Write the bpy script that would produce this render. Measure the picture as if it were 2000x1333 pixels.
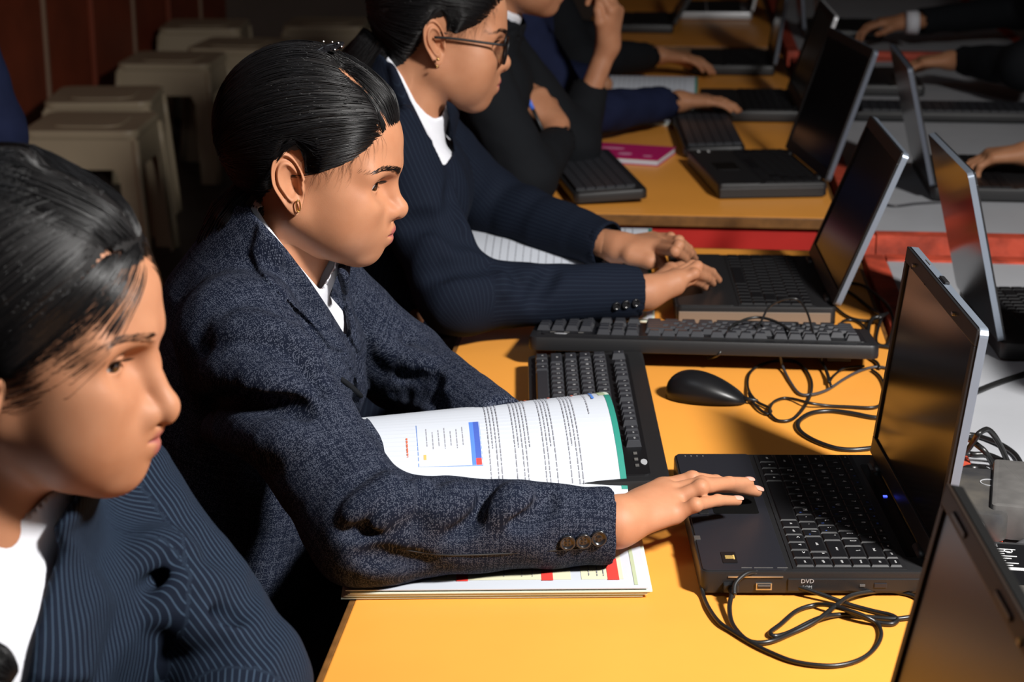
# Computer classroom: pupils in navy blazers working at laptops on yellow tables
import bpy, bmesh, math, random
import numpy as np
from mathutils import Vector, Matrix, Euler
from mathutils.bvhtree import BVHTree
random.seed(7); RNG = np.random.default_rng(7)
SC = bpy.context.scene
COL = SC.collection
for o in list(bpy.data.objects): bpy.data.objects.remove(o)

# ------------------------------------------------------------------ camera
FPX = 3600.0
PITCH = math.atan(1094/FPX); YAW = math.atan(341*math.cos(PITCH)/FPX)
CAM = np.array([0.0, 0.0, 1.49])
cd = bpy.data.cameras.new('camera'); cam = bpy.data.objects.new('camera', cd); COL.objects.link(cam)
cd.sensor_width = 36; cd.lens = FPX/2000*36; cd.clip_start = .05; cd.clip_end = 60
cam.location = CAM; cam.rotation_euler = (math.pi/2-PITCH, 0, YAW)
cd.dof.use_dof = True; cd.dof.focus_distance = 1.87; cd.dof.aperture_fstop = 8.5
SC.camera = cam

# ------------------------------------------------------------------ world, lights, exposure
W = bpy.data.worlds.new('world'); SC.world = W; W.use_nodes = True
W.node_tree.nodes['Background'].inputs[0].default_value = (.75, .85, 1, 1)
W.node_tree.nodes['Background'].inputs[1].default_value = .022
def area_light(name, loc, target, size, power, color=(1, 1, 1), spread=math.pi):
    l = bpy.data.lights.new(name, 'AREA'); l.shape = 'SQUARE'; l.size = size; l.energy = power; l.color = color; l.spread = spread
    o = bpy.data.objects.new(name, l); COL.objects.link(o); o.location = loc
    o.rotation_euler = (Vector(target)-Vector(loc)).to_track_quat('-Z', 'Y').to_euler(); return o
KEY = area_light('flash_lamp', (1.30, .72, 2.42), (-.10, 1.85, .85), .26, 57, (1, .975, .945), math.radians(120))
FILL = area_light('fill_light', (-.6, 1.2, 3.1), (-.3, 2.2, .8), .9, 5, (.85, .92, 1))  # added bluish fill to soften the shadows, not a fixture of the room
VS = SC.view_settings
VS.view_transform = 'Standard'; VS.look = 'None'; VS.exposure = 0; VS.gamma = 1; VS.use_curve_mapping = False

# ------------------------------------------------------------------ picking points in the place
_f = np.array([-math.sin(YAW)*math.cos(PITCH), math.cos(YAW)*math.cos(PITCH), -math.sin(PITCH)])
_r = np.array([math.cos(YAW), math.sin(YAW), 0.0]); _u = np.cross(_r, _f)
def ray(x, y): return _f*FPX+_r*(x-1000)+_u*(666.5-y)
def P(x, y, z): d = ray(x, y); return CAM+d*(z-CAM[2])/d[2]        # on the level z
def Q(x, y, Y): d = ray(x, y); return CAM+d*Y/d[1]                 # on the upright plane Y
T = .75                                                             # table height
PI = math.pi

# ------------------------------------------------------------------ scene helpers
def link(o, parent=None):
    COL.objects.link(o)
    if parent is not None: o.parent = parent
    return o
def tag(o, label=None, cat=None, group=None, kind=None):
    if label: o['label'] = label
    if cat: o['category'] = cat
    if group: o['group'] = group
    if kind: o['kind'] = kind
    return o
def empty(name, loc=(0, 0, 0), rz=0, rot=None):
    o = bpy.data.objects.new(name, None); o.location = loc; o.rotation_euler = rot or (0, 0, rz)
    o.empty_display_size = .02; return link(o)
def mesh_of(name, v, f, mat=None, smooth=False):
    m = bpy.data.meshes.new(name)
    m.from_pydata([tuple(map(float, p)) for p in v], [], [tuple(int(i) for i in q) for q in f]); m.update()
    if mat is not None: m.materials.append(mat)
    if smooth: m.polygons.foreach_set('use_smooth', [True]*len(m.polygons))
    return m
def obj(name, m, parent=None, loc=None, rot=None):
    o = bpy.data.objects.new(name, m)
    if loc is not None: o.location = loc
    if rot is not None: o.rotation_euler = rot
    return link(o, parent)
def place(name, v, f, mat, parent=None, smooth=False, loc=None, rot=None):
    return obj(name, mesh_of(name, v, f, mat, smooth), parent, loc, rot)
def sharp(o, ang=35):
    m = o.data
    m.polygons.foreach_set('use_smooth', [True]*len(m.polygons))
    try: m.set_sharp_from_angle(angle=math.radians(ang))
    except Exception: pass
    return o
class MB:
    """collects shapes into one mesh"""
    def __init__(s): s.v = []; s.f = []
    def add(s, v, f):
        n = len(s.v); s.v += [tuple(p) for p in v]; s.f += [tuple(i+n for i in q) for q in f]; return s
    def box(s, c, d, rz=0, bev=0, seg=2):
        bm = bmesh.new(); bmesh.ops.create_cube(bm, size=1)
        for v in bm.verts: v.co = Vector((v.co.x*d[0], v.co.y*d[1], v.co.z*d[2]))
        if bev: bmesh.ops.bevel(bm, geom=list(bm.edges), offset=bev, segments=seg, profile=.6, affect='EDGES')
        R = Matrix.Rotation(rz, 3, 'Z') if not isinstance(rz, Matrix) else rz
        bm.verts.index_update()
        s.add([R @ v.co+Vector(c) for v in bm.verts], [[v.index for v in q.verts] for q in bm.faces]); bm.free(); return s
    def prism(s, poly, z0, z1, bev=0):
        n = len(poly); bm = bmesh.new()
        a = [bm.verts.new((p[0], p[1], z0)) for p in poly]; b = [bm.verts.new((p[0], p[1], z1)) for p in poly]
        bm.faces.new(a[::-1]); bm.faces.new(b)
        for i in range(n): bm.faces.new((a[i], a[(i+1) % n], b[(i+1) % n], b[i]))
        if bev:
            bm.normal_update()
            bmesh.ops.bevel(bm, geom=[e for e in bm.edges if abs(e.verts[0].co.z-e.verts[1].co.z) < 1e-6], offset=bev, segments=2, profile=.6, affect='EDGES')
        bm.verts.index_update()
        s.add([v.co.copy() for v in bm.verts], [[v.index for v in q.verts] for q in bm.faces]); bm.free(); return s
    def tube(s, pts, r, n=8, closed=False, caps=True):
        v, f = tube_vf(pts, r, n, closed, caps); return s.add(v, f)
    def lathe(s, prof, n=24, c=(0, 0, 0), M=None):
        v = []; f = []; k = len(prof)
        for i in range(n):
            a = 2*math.pi*i/n
            for (r, z) in prof:
                q = Vector((r*math.cos(a), r*math.sin(a), z))
                if M is not None: q = M @ q
                v.append(q+Vector(c))
        for i in range(n):
            for j in range(k-1): f.append((i*k+j, ((i+1) % n)*k+j, ((i+1) % n)*k+j+1, i*k+j+1))
        return s.add(v, f)
    def build(s, name, mat, parent=None, smooth=False, **k): return place(name, s.v, s.f, mat, parent, smooth, **k)
def catmull(pts, per=8, closed=False):
    p = np.array([list(q) for q in pts], float); n = len(p); out = []
    rng = range(n) if closed else range(n-1)
    for i in rng:
        if closed: a, b, c, d = p[i-1], p[i], p[(i+1) % n], p[(i+2) % n]
        else: a, b, c, d = p[max(i-1, 0)], p[i], p[i+1], p[min(i+2, n-1)]
        for t in np.linspace(0, 1, per, endpoint=False):
            out.append(.5*((2*b)+(-a+c)*t+(2*a-5*b+4*c-d)*t*t+(-a+3*b-3*c+d)*t**3))
    if not closed: out.append(p[-1])
    return np.array(out)
def tube_vf(pts, r, n=8, closed=False, caps=True):
    p = np.array([list(q) for q in pts], float); m = len(p)
    rr = np.full(m, r) if np.isscalar(r) else np.array(r, float)
    t = np.zeros_like(p); t[1:-1] = p[2:]-p[:-2]; t[0] = p[1]-p[0]; t[-1] = p[-1]-p[-2]
    if closed: t[0] = t[-1] = p[1]-p[-1]
    t /= np.linalg.norm(t, axis=1)[:, None]+1e-12
    a = np.array([0, 0, 1.]) if abs(t[0][2]) < .9 else np.array([1., 0, 0])
    N = np.cross(t[0], a); N /= np.linalg.norm(N); v = []
    for i in range(m):
        N = N-t[i]*(N@t[i]); N /= np.linalg.norm(N)+1e-12; B = np.cross(t[i], N)
        for k in range(n):
            w = 2*math.pi*k/n; v.append(p[i]+rr[i]*(math.cos(w)*N+math.sin(w)*B))
    f = []
    for i in range(m if closed else m-1):
        j = (i+1) % m
        for k in range(n): f.append((i*n+k, i*n+(k+1) % n, j*n+(k+1) % n, j*n+k))
    if caps and not closed: f.append(tuple(range(n))[::-1]); f.append(tuple(range((m-1)*n, m*n)))
    return v, f
def rrect(w, h, r, n=5, cx=0, cy=0):
    out = []
    for sx, sy, a0 in ((1, 1, 0), (-1, 1, 90), (-1, -1, 180), (1, -1, 270)):
        for i in range(n+1):
            a = math.radians(a0+90*i/n); out.append((cx+sx*(w/2-r)+r*math.cos(a), cy+sy*(h/2-r)+r*math.sin(a)))
    return out
_LET = {}
def preload(items):
    """flat lettering turned into meshes in one go, while the scene is still empty"""
    todo = []
    for ch, size in items:
        if (ch, size) in _LET or (ch, size) in [t[0] for t in todo]: continue
        c = bpy.data.curves.new('lettering', 'FONT'); c.body = ch; c.size = size; c.align_x = 'CENTER'; c.align_y = 'CENTER'; c.resolution_u = 2
        o = bpy.data.objects.new('lettering', c); COL.objects.link(o); todo.append(((ch, size), o, c))
    dg = bpy.context.evaluated_depsgraph_get()
    for k, o, c in todo:
        me = bpy.data.meshes.new_from_object(o.evaluated_get(dg))
        _LET[k] = ([tuple(q.co) for q in me.vertices], [tuple(q.vertices) for q in me.polygons]); bpy.data.meshes.remove(me)
    for k, o, c in todo: bpy.data.objects.remove(o); bpy.data.curves.remove(c)
def letter(ch, size):
    if (ch, size) not in _LET: preload([(ch, size)])
    return _LET[ch, size]
_W = ['ctrl', 'fn', 'win', 'alt', 'shift', 'caps', 'enter', 'tab', 'back', 'end', 'pgdn', 'pgup', 'home', 'del', 'ins', 'esc', 'prt', 'num', 'scr', 'brk', 'ent', 'menu']+['f%d' % i for i in range(1, 13)]
_C = list("ZXCVBNM,./ASDFGHJKL;'QWERTYUIOP[]`1234567890-=<>v^+*")+['\\']
preload([(w, z_) for w in _W for z_ in (.0036, .0034, .0032)]+[(c, z_) for c in _C for z_ in (.0065, .0055, .0042)]+
        [('DVD', .006), ('ROM', .0042), ('CE', .009)])

# ------------------------------------------------------------------ materials
def lin(r, g, b): return tuple(((c/255)/12.92 if c/255 <= .04045 else ((c/255+.055)/1.055)**2.4) for c in (r, g, b))
def M(name, col, rough=.5, metal=0, spec=.5, bump=0, bscale=200, var=0, vscale=30, col2=None, coat=0, sss=0, sheen=0, alpha=None, emit=0):
    m = bpy.data.materials.new(name); m.use_nodes = True; nt = m.node_tree; b = nt.nodes['Principled BSDF']
    b.inputs['Base Color'].default_value = (*col, 1); b.inputs['Roughness'].default_value = rough; b.inputs['Metallic'].default_value = metal
    b.inputs['Specular IOR Level'].default_value = spec; b.inputs['Coat Weight'].default_value = coat
    if sss:
        b.inputs['Subsurface Weight'].default_value = sss; b.inputs['Subsurface Radius'].default_value = (1, .35, .2); b.inputs['Subsurface Scale'].default_value = .006
    if sheen: b.inputs['Sheen Weight'].default_value = sheen
    if emit: b.inputs['Emission Color'].default_value = (*col, 1); b.inputs['Emission Strength'].default_value = emit
    if var or bump or col2:
        tc = nt.nodes.new('ShaderNodeTexCoord')
    if var or col2:
        n = nt.nodes.new('ShaderNodeTexNoise'); n.inputs['Scale'].default_value = vscale; n.inputs['Detail'].default_value = 5
        nt.links.new(tc.outputs['Object'], n.inputs['Vector'])
        rp = nt.nodes.new('ShaderNodeValToRGB'); c2 = col2 or tuple(c*(1-var) for c in col)
        rp.color_ramp.elements[0].color = (*c2, 1); rp.color_ramp.elements[1].color = (*col, 1)
        rp.color_ramp.elements[0].position = .35; rp.color_ramp.elements[1].position = .65
        nt.links.new(n.outputs['Fac'], rp.inputs[0]); nt.links.new(rp.outputs[0], b.inputs['Base Color'])
    if bump:
        n2 = nt.nodes.new('ShaderNodeTexNoise'); n2.inputs['Scale'].default_value = bscale; n2.inputs['Detail'].default_value = 3
        nt.links.new(tc.outputs['Object'], n2.inputs['Vector'])
        bp = nt.nodes.new('ShaderNodeBump'); bp.inputs['Strength'].default_value = bump; bp.inputs['Distance'].default_value = .002
        nt.links.new(n2.outputs['Fac'], bp.inputs['Height']); nt.links.new(bp.outputs[0], b.inputs['Normal'])
    return m
m_yellow = M('yellow_laminate', (.84, .345, .055), .42, spec=.4, var=.07, vscale=5)
m_edge = M('brown_table_edge', (.20, .085, .02), .5, var=.4, vscale=40)
m_white = M('white_laminate', (.42, .43, .455), .45, var=.1, vscale=6)
m_redwood = M('worn_red_wood', lin(205, 80, 55), .6, var=.5, vscale=25, bump=.5, bscale=60)
m_redpanel = M('red_painted_board', (.50, .018, .012), .5, var=.15, vscale=9)
m_floor = M('dark_floor', (.06, .05, .045), .6, var=.3, vscale=8)
m_wall = M('rust_red_wall', (.30, .055, .02), .6, var=.3, vscale=4)
m_wallpost = M('pale_wall_joint', (.32, .20, .13), .6)
m_dwall = M('dark_wall', (.10, .07, .055), .7, var=.2, vscale=3)
m_ceil = M('ceiling_paint', (.35, .33, .30), .8)
m_metal = M('black_steel', (.02, .02, .02), .4, metal=.6)
m_stool = M('beige_plastic', (.46, .37, .25), .42, var=.08, vscale=6)
m_black = M('black_plastic', (.012, .012, .013), .42, bump=.08, bscale=900)
m_palm = M('charcoal_palm_rest', (.014, .0145, .019), .40, bump=.08, bscale=1200)
m_key = M('black_key', (.006, .006, .007), .42, spec=.35)
m_keyk = M('dark_keycap', (.024, .025, .03), .38)
m_legend = M('white_print', (.75, .75, .75), .6)
m_bluep = M('blue_print', (.08, .2, .8), .6)
m_goldp = M('gold_print', (.6, .4, .12), .4)
m_screen = M('dark_screen', (.006, .006, .006), .16, spec=.45)
m_lidback = M('grey_lid', (.10, .115, .145), .38, metal=.35)
m_lidedge = M('silver_blue_edge', (.24, .28, .34), .35, metal=.5)
m_gloss = M('glossy_lid', (.012, .010, .009), .14, spec=.6)
m_silver = M('silver_plastic', (.55, .56, .58), .35, metal=.3)
m_taupe = M('taupe_laptop_side', (.20, .15, .11), .4)
m_led = M('blue_led', (.05, .08, 1), .4, emit=3)
m_cable = M('black_cable', (.010, .010, .010), .35)
m_cableg = M('grey_cable', (.05, .05, .055), .4)
m_dust = M('dusty_black_plastic', (.035, .035, .037), .45, col2=(.10, .09, .075), vscale=18)
m_dust2 = M('dusty_grey_plastic', (.11, .105, .10), .6, var=.2, vscale=60)
m_metalp = M('port_metal', (.5, .5, .48), .3, metal=.9)
m_gold = M('gold', (.85, .55, .2), .2, metal=1)
# ------------------------------------------------------------------ the room
def struct(o): o['kind'] = 'structure'; return o
struct(MB().box((0.4, 4.0, -.02), (7.0, 11.4, .04)).build('floor', m_floor))
struct(MB().box((0.4, 4.0, 3.42), (7.0, 11.4, .04)).build('ceiling', m_ceil))
struct(MB().box((.4, 9.43, 1.7), (6.2, .06, 3.4)).build('wall_back', m_dwall))
struct(MB().box((3.4, 4.0, 1.7), (.06, 11, 3.4)).build('wall_right', m_dwall))
struct(MB().box((.4, -1.45, 1.7), (6.2, .06, 3.4)).build('wall_front', m_dwall))
# rust-red panelled wall on the left, running back
wl = struct(MB().box((-2.40, 4.0, 1.7), (.06, 11.0, 3.4)).build('wall_left', m_dwall))
y = -1.2; k = 0
while y < 9.2:
    MB().box((-2.345, y+.27, 1.6), (.03+.012*(k % 2), .52, 3.1), bev=.006).build('wall_panel', m_wall, wl)
    MB().box((-2.34, y+.545, 1.6), (.05, .022, 3.1), bev=.004).build('joint_strip', m_wallpost if k % 2 else m_wall, wl)
    y += .56; k += 1

# ------------------------------------------------------------------ tables
def table(name, x0, x1, y0, y1, top, edge, label, th=.022, edge_w=.006, apron=None, apz=.30, legs=True):
    t = empty(name, ((x0+x1)/2, (y0+y1)/2, 0)); w = x1-x0; d = y1-y0
    MB().box((0, 0, T-th/2), (w-2*edge_w, d-2*edge_w, th), bev=.0015).build('table_top', top, t)
    for sx in (-1, 1): MB().box((sx*(w/2-edge_w/2), 0, T-th/2-.0012), (edge_w, d, th+.001), bev=.0012).build('edge_strip', edge, t)
    for sy in (-1, 1): MB().box((0, sy*(d/2-edge_w/2), T-th/2-.0012), (w-2*edge_w-.001, edge_w, th+.001), bev=.0012).build('edge_strip', edge, t)
    if apron:
        for sy in (-1, 1): MB().box((0, sy*(d/2-.022), T-th-apz/2), (w-.08, .018, apz)).build('apron', apron, t)
        for sx in (-1, 1): MB().box((sx*(w/2-.12), 0, T-th-.04), (.018, d-.12, .08)).build('rail', apron, t)
    for sx in (-1, 1):
        for sy in (-1, 1): MB().box((sx*(w/2-.05), sy*(d/2-.08), (T-th)/2), (.035, .035, T-th), bev=.003).build('leg', m_metal, t)
    return tag(t, label, 'table', 'classroom tables')
table('classroom_table', -.297, .300, 1.02, 2.985, m_yellow, m_edge, 'yellow laminate table in front, under the open laptops and textbook', apron=m_redpanel)
table('classroom_table', -.285, .292, 3.215, 5.28, m_yellow, m_edge, 'second yellow table with brown edge and red end board, behind the first', th=.018, apron=m_redpanel)
table('classroom_table', -.29, .29, 5.42, 7.3, m_yellow, m_edge, 'farthest yellow table at the top of the picture', th=.027, apron=m_redpanel)
def worn_table(y0, y1, label):
    x0, x1 = .306, 1.02
    t = empty('worn_table', ((x0+x1)/2, (y0+y1)/2, 0)); w = x1-x0; d = y1-y0
    MB().box((0, 0, T-.015), (w-.07, d-.07, .03), bev=.0015).build('table_top', m_white, t)
    for sx in (-1, 1): MB().box((sx*(w/2-.0175), 0, T-.019), (.034, d, .044), bev=.004).build('edge_board', m_redwood, t)
    for sy in (-1, 1):
        # ragged lower edge
        n = 40; v = []; f = []
        for i in range(n+1):
            xx = -w/2+.036+(w-.072)*i/n; zz = T-.052-.010*random.random()
            for (yy, z) in ((sy*(d/2), T+.003), (sy*(d/2), zz), (sy*(d/2-.034), zz), (sy*(d/2-.034), T+.003)): v.append((xx, yy, z))
        for i in range(n):
            for j in range(4): f.append((i*4+j, (i+1)*4+j, (i+1)*4+(j+1) % 4, i*4+(j+1) % 4))
        f += [(0, 1, 2, 3), (n*4+3, n*4+2, n*4+1, n*4)]
        o = place('edge_board', v, f, m_redwood, t)
    for sx in (-1, 1):
        for sy in (-1, 1): MB().box((sx*(w/2-.07), sy*(d/2-.09), (T-.03)/2), (.05, .05, T-.03), bev=.003).build('leg', m_redwood, t)
    return tag(t, label, 'table', 'white tables')
worn_table(1.02, 2.955, 'white table with worn red wooden edge, alongside the front yellow table')
worn_table(3.085, 5.2, 'white table with ragged red edge board, alongside the second yellow table')
worn_table(5.32, 7.3, 'white table farthest back on the right side')

# ------------------------------------------------------------------ plastic stools
def stool_mesh():
    t = .172; b = .205; H = .46
    def side(mb, k):
        # leg frame of one side: outline with an arched opening, sloping outwards
        def pt(s, z, off=0):
            w = t+(b-t)*(1-z/H); ca, sa = math.cos(k*math.pi/2), math.sin(k*math.pi/2)
            x, y = s*w, -(w-off); return (x*ca-y*sa, x*sa+y*ca, z)
        n = 14; v = []; f = []
        zs = np.linspace(0, H-.02, n)
        for off in (0, .006):
            for z in zs:
                hz = .72
                open_top = H*.80
                if z < open_top:
                    q = .66*(1-max(0, (z-open_top*.84)/(open_top*.16))**2.2*.55) if z > open_top*.84 else .66
                else: q = 0
                v += [pt(-1, z, off), pt(-q, z, off), pt(q, z, off), pt(1, z, off)]
        N = n*4
        for i in range(n-1):
            solid = zs[i+1] >= H*.80
            for a in ((0, 2) if not solid else (0, 1, 2)):
                q = (i*4+a, i*4+a+1, i*4+4+a+1, i*4+4+a)
                f.append(q); f.append(tuple(N+j for j in q[::-1]))
            if not solid:
                for a in (1, 2): f.append((i*4+a, N+i*4+a, N+i*4+4+a, i*4+4+a))
        mb.add(v, f)
    return t, b, H, side
def stool(loc, rz, label):
    s = empty('plastic_stool', loc, rz); t, b, H, side = stool_mesh()
    MB().prism(rrect(2*t+.016, 2*t+.016, .04), H-.028, H, .008).build('seat', m_stool, s)
    MB().prism(rrect(.22, .22, .05), H-.002, H+.003, .002).build('seat_panel', m_stool, s)
    for k in range(4):
        mb = MB(); side(mb, k); mb.build('side_frame', m_stool, s)
        w0, w1 = b, t; ca, sa = math.cos(k*math.pi/2), math.sin(k*math.pi/2)
        pts = [((w0+(w1-w0)*q)*(ca+sa), (w0+(w1-w0)*q)*(sa-ca), q*(H-.03)) for q in np.linspace(0, 1, 6)]
        MB().tube(pts, .012, 8).build('leg', m_stool, s, True)
    return tag(s, label, 'stool', 'beige plastic stools')
_st = [((180, 236), .46, 4, 'beige plastic stool nearest the blue garment, lowest at the left'),
       ((205, 183), .46, 8, 'beige plastic stool just behind the lowest stool at left'),
       ((338, 112), .46, 2, 'beige plastic stool in the middle of the row by the red wall'),
       ((470, 84), .46, -3, 'beige plastic stool just left of the hair clip, partly hidden by the head'),
       ((400, 46), .46, 6, 'beige plastic stool farther back behind the middle stools'),
       ((640, 42), .46, 3, 'beige plastic stool seen above the hair clip')]
for (px, py), z, a, lb in _st:
    q = P(px, py, z); stool((q[0], q[1], 0), math.radians(a), lb)
# ------------------------------------------------------------------ laptops, keyboards, mouse, cables
KEYM = {}
def key_mesh(w, d, h, mat, ins=.0009):
    k = (round(w, 4), round(d, 4), h, mat.name)
    if k not in KEYM:
        a, b = w/2, d/2; e = .0006
        v = [(-b, -a, 0), (b, -a, 0), (b, a, 0), (-b, a, 0),
             (-b+ins*.7, -a+ins, h-e), (b-ins*.7, -a+ins, h-e), (b-ins*.7, a-ins, h-e), (-b+ins*.7, a-ins, h-e),
             (-b+ins*.7+e, -a+ins+e, h), (b-ins*.7-e, -a+ins+e, h), (b-ins*.7-e, a-ins-e, h), (-b+ins*.7+e, a-ins-e, h)]
        f = [(8, 9, 10, 11)]
        for L in (0, 4):
            for i in range(4): f.append((L+i, L+(i+1) % 4, L+4+(i+1) % 4, L+4+i))
        m = mesh_of('key', v, f, mat); KEYM[k] = m
    return KEYM[k]
LEGM = {}
def legend(key, txt, h, size, mat, dx=0, dy=0):
    k = (txt, size, mat.name)
    if k not in LEGM:
        v, f = letter(txt, size)
        LEGM[k] = mesh_of('legend', [(q[1], -q[0], 0) for q in v], f, mat)      # top of the letter away from the user (+x)
    o = obj('legend', LEGM[k], key, (dx, dy, h+.0001)); return o
ROWS_MAIN = [  # from the user's edge to the screen: (legend, width in units)
    [('ctrl', 1.25), ('fn', 1), ('win', 1), ('alt', 1), ('', 5.75), ('alt', 1), ('ctrl', 1), ('<', 1), ('v', 1), ('>', 1)],
    [('shift', 2.25)]+[(c, 1) for c in 'ZXCVBNM,./']+[('shift', 2.0), ('^', .75)],
    [('caps', 1.75)]+[(c, 1) for c in "ASDFGHJKL;'"]+[('enter', 2.25)],
    [('tab', 1.5)]+[(c, 1) for c in 'QWERTYUIOP[]']+[('\\', 1.5)],
    [('`', 1)]+[(c, 1) for c in '1234567890-=']+[('back', 2)],
]
def laptop(name, label, front, rz, W=.318, D=.228, H=.026, lid_tilt=8, lidL=.235, group='laptops', detail=2, edge=None, back=None, side=None, z=T, face=None, frame=None):
    """front: middle of the user's edge; local +x towards the hinge"""
    L = empty(name, (front[0], front[1], z), rz)
    side = side or m_black; back = back or m_lidback; edge = edge or m_lidedge; face = face or m_screen; frame = frame or m_black
    base = MB(); base.prism(rrect(D, W, .008, cx=D/2), .003, H, .003); b = base.build('base', side if detail != 1 else m_black, L); sharp(b)
    pr = MB().prism(rrect(.080, W-.004, .005, cx=.0425), H-.0005, H+.0008, .0006).build('palm_rest', m_palm if detail > 1 else m_black, L)
    kw = W-.016; u = kw/16.0; x0 = .090; rp = .0178
    MB().box((x0+.052, 0, H+.0002), (.108, kw+.004, .0012)).build('key_bed', m_black, L)
    if detail:
        kh = .0017
        for r, row in enumerate(ROWS_MAIN):
            c = kw/2; xx = x0+.010+r*rp
            for i, (t, w) in enumerate(row):
                ww = w*u
                o = obj('key', key_mesh(ww-.0012, rp-.0012, kh, m_key), L, (xx, c-ww/2, H+.0008))
                if detail > 1 and t:
                    if len(t) == 1: legend(o, t, kh, .0065, m_legend, .0025, .003)
                    else: legend(o, t, kh, .0036, m_legend, .001, 0)
                    if t in 'UIOJKLM;/' and len(t) == 1: legend(o, '*' if t in '/;' else str('UIOJKLM'.find(t)), kh, .0042, m_bluep, -.003, -.004)
                c -= ww
            # far right column
            ww = u*1.0
            t = ['end', 'pgdn', 'pgup', 'home', 'del'][r]
            o = obj('key', key_mesh(ww-.0012, rp-.0012, kh, m_key), L, (xx, -kw/2+ww/2, H+.0008))
            if detail > 1: legend(o, t, kh, .0032, m_legend, .001, 0)
        n = 16; ww = kw/n; xx = x0+.010+4.85*rp
        for i in range(n):
            o = obj('key', key_mesh(ww-.0012, rp*.62, kh, m_key), L, (xx, kw/2-ww*(i+.5), H+.0008))
            if detail > 1:
                t = 'esc' if i == 0 else ('f%d' % i if i < 13 else ('ins', 'prt', 'num')[i-13])
                legend(o, t, kh, .0034, m_legend if i not in (3, 4, 7, 8, 9, 10) else m_bluep, .001, 0)
    else:
        mb = MB()
        for r in range(6):
            for i in range(15): mb.box((x0+.010+r*rp, -kw/2+(i+.5)*kw/15, H+.0018), (rp-.0016, kw/15-.0016, .002))
        tag(mb.build('key_field', m_key, L), kind='stuff')
    if detail > 1:
        MB().prism(rrect(.046, .066, .003, cx=.050, cy=.015), H+.0006, H+.0011).build('touchpad', m_screen, L)
        for k in (0, 1): MB().prism(rrect(.011, .034, .002, cx=.0165, cy=.033-.036*k), H+.0006, H+.0022, .0006).build('touchpad_button', m_black, L)
        fp = MB().prism(rrect(.014, .026, .001, cx=.030, cy=-W/2+.030), H+.0006, H+.0014).build('fingerprint_reader', m_key, L)
        mb = MB()
        for dy in (-.0022, .0022): mb.box((.030, -W/2+.030+dy, H+.0016), (.0075, .0016, .0004))
        mb.box((.0345, -W/2+.030, H+.0016), (.0014, .0095, .0004)); mb.build('sensor_mark', m_goldp, fp)
        MB().box((.004, -W/2+.079, H+.0003), (.006, .009, .0018)).build('lid_catch_slot', m_metalp, L)
        for k in range(4): MB().box((.012+k*.0065, W/2-.010, H+.0012), (.0014, .003, .0004)).build('indicator_mark', m_dust2, L)
        for dx, w_ in ((.044, .010), (.060, .018), (.078, .010)): MB().box((dx, -W/2+.006, H+.0011), (w_, .0012, .0003)).build('printed_mark', m_dust2, L)
        # near side: drive bay, ports
        ys = -W/2-.0004
        dv = MB().box((.145, ys, .0125), (.125, .0022, .0125), bev=.0008).build('optical_drive', m_black, L)
        MB().box((.170, ys-.0013, .0125), (.012, .0016, .0045), bev=.0005).build('eject_button', m_palm, dv)
        MB().box((.153, ys-.0013, .0125), (.005, .0012, .0022)).build('drive_light', m_dust2, dv)
        for t, s, x, z_ in (('DVD', .006, .101, .0165), ('ROM', .0042, .101, .0105)):
            v, f = letter(t, s); place('lettering', [(x+q[0], ys-.0012, z_+q[1]) for q in v], f, m_silver, dv)
        usb = MB(); usb.box((.060, ys, .011), (.0150, .003, .0068)).build('usb_port', m_metalp, L)
        MB().box((.060, ys-.0012, .0115), (.0125, .0022, .0045)).build('port_opening', m_black, L)
        MB().box((.060, ys-.0022, .0125), (.0115, .0012, .0014)).build('port_tongue', m_dust2, L)
        MB().box((.052, ys, .0205), (.052, .001, .0014)).build('card_slot', m_metalp, L)
        MB().box((.2145, ys, .0115), (.0045, .0022, .012)).build('modem_port', m_metalp, L)
        MB().box((x0+.120, .03, H+.001), (.004, .0035, .0012)).build('power_light', m_led, L)
        MB().prism(rrect(.006, .020, .0015, cx=x0+.1215, cy=.115), H+.0005, H+.0022, .0006).build('power_button', m_dust2, L)
        MB().prism(rrect(.017, .25, .003, cx=x0+.119), H-.0002, H+.0006).build('speaker_strip', m_screen, L)
    elif detail:
        MB().prism(rrect(.045, .07, .003, cx=.046), H+.0006, H+.0011).build('touchpad', m_screen, L)
        MB().box((D*.49, -W/2-.0004, H*.42), (D*.95, .003, H*.62), bev=.0008).build('side_panel', side, L)
        for k in range(2): MB().box((.02+.02*k, W/2-.016, H+.001), (.004, .012, .001)).build('indicator_mark', m_legend, L)
    # lid in its own frame, hinged at the back
    lid = empty('lid', (D-.004, 0, H-.002), rot=(0, math.radians(lid_tilt), 0)); lid.parent = L
    sh = MB()
    poly = rrect(W, lidL, .008, cy=lidL/2+.004)
    n = len(poly); v = [(-.0005, q[0], q[1]) for q in poly]+[(.0075, q[0], q[1]) for q in poly]
    f = [tuple(range(n))[::-1], tuple(range(n, 2*n))]+[(i, (i+1) % n, n+(i+1) % n, n+i) for i in range(n)]
    o = place('lid_shell', v, f, back, lid); o.data.materials.append(edge)
    for q in o.data.polygons[2:]: q.material_index = 1
    bz = MB()
    bw, bt, bb = .010, .016, .020; zc = lidL/2+.004
    for (cy, cz, wy, wz) in ((0, lidL+.004-bt/2-.001, W-.004, bt), (0, .005+bb/2, W-.004, bb)):
        bz.box((-.0018, cy, cz), (.0036, wy, wz), bev=.001)
    for sgn in (-1, 1): bz.box((-.0018, sgn*(W/2-.002-bw/2), lidL/2+.004+(bb-bt)/2), (.0036, bw, lidL-bt-bb-.002), bev=.001)
    bz.build('bezel', frame, lid)
    MB().box((-.0008, 0, lidL/2+.004+(bb-bt)/2), (.0012, W-.004-2*bw, lidL-bt-bb-.003)).build('screen_panel', face, lid)
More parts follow.
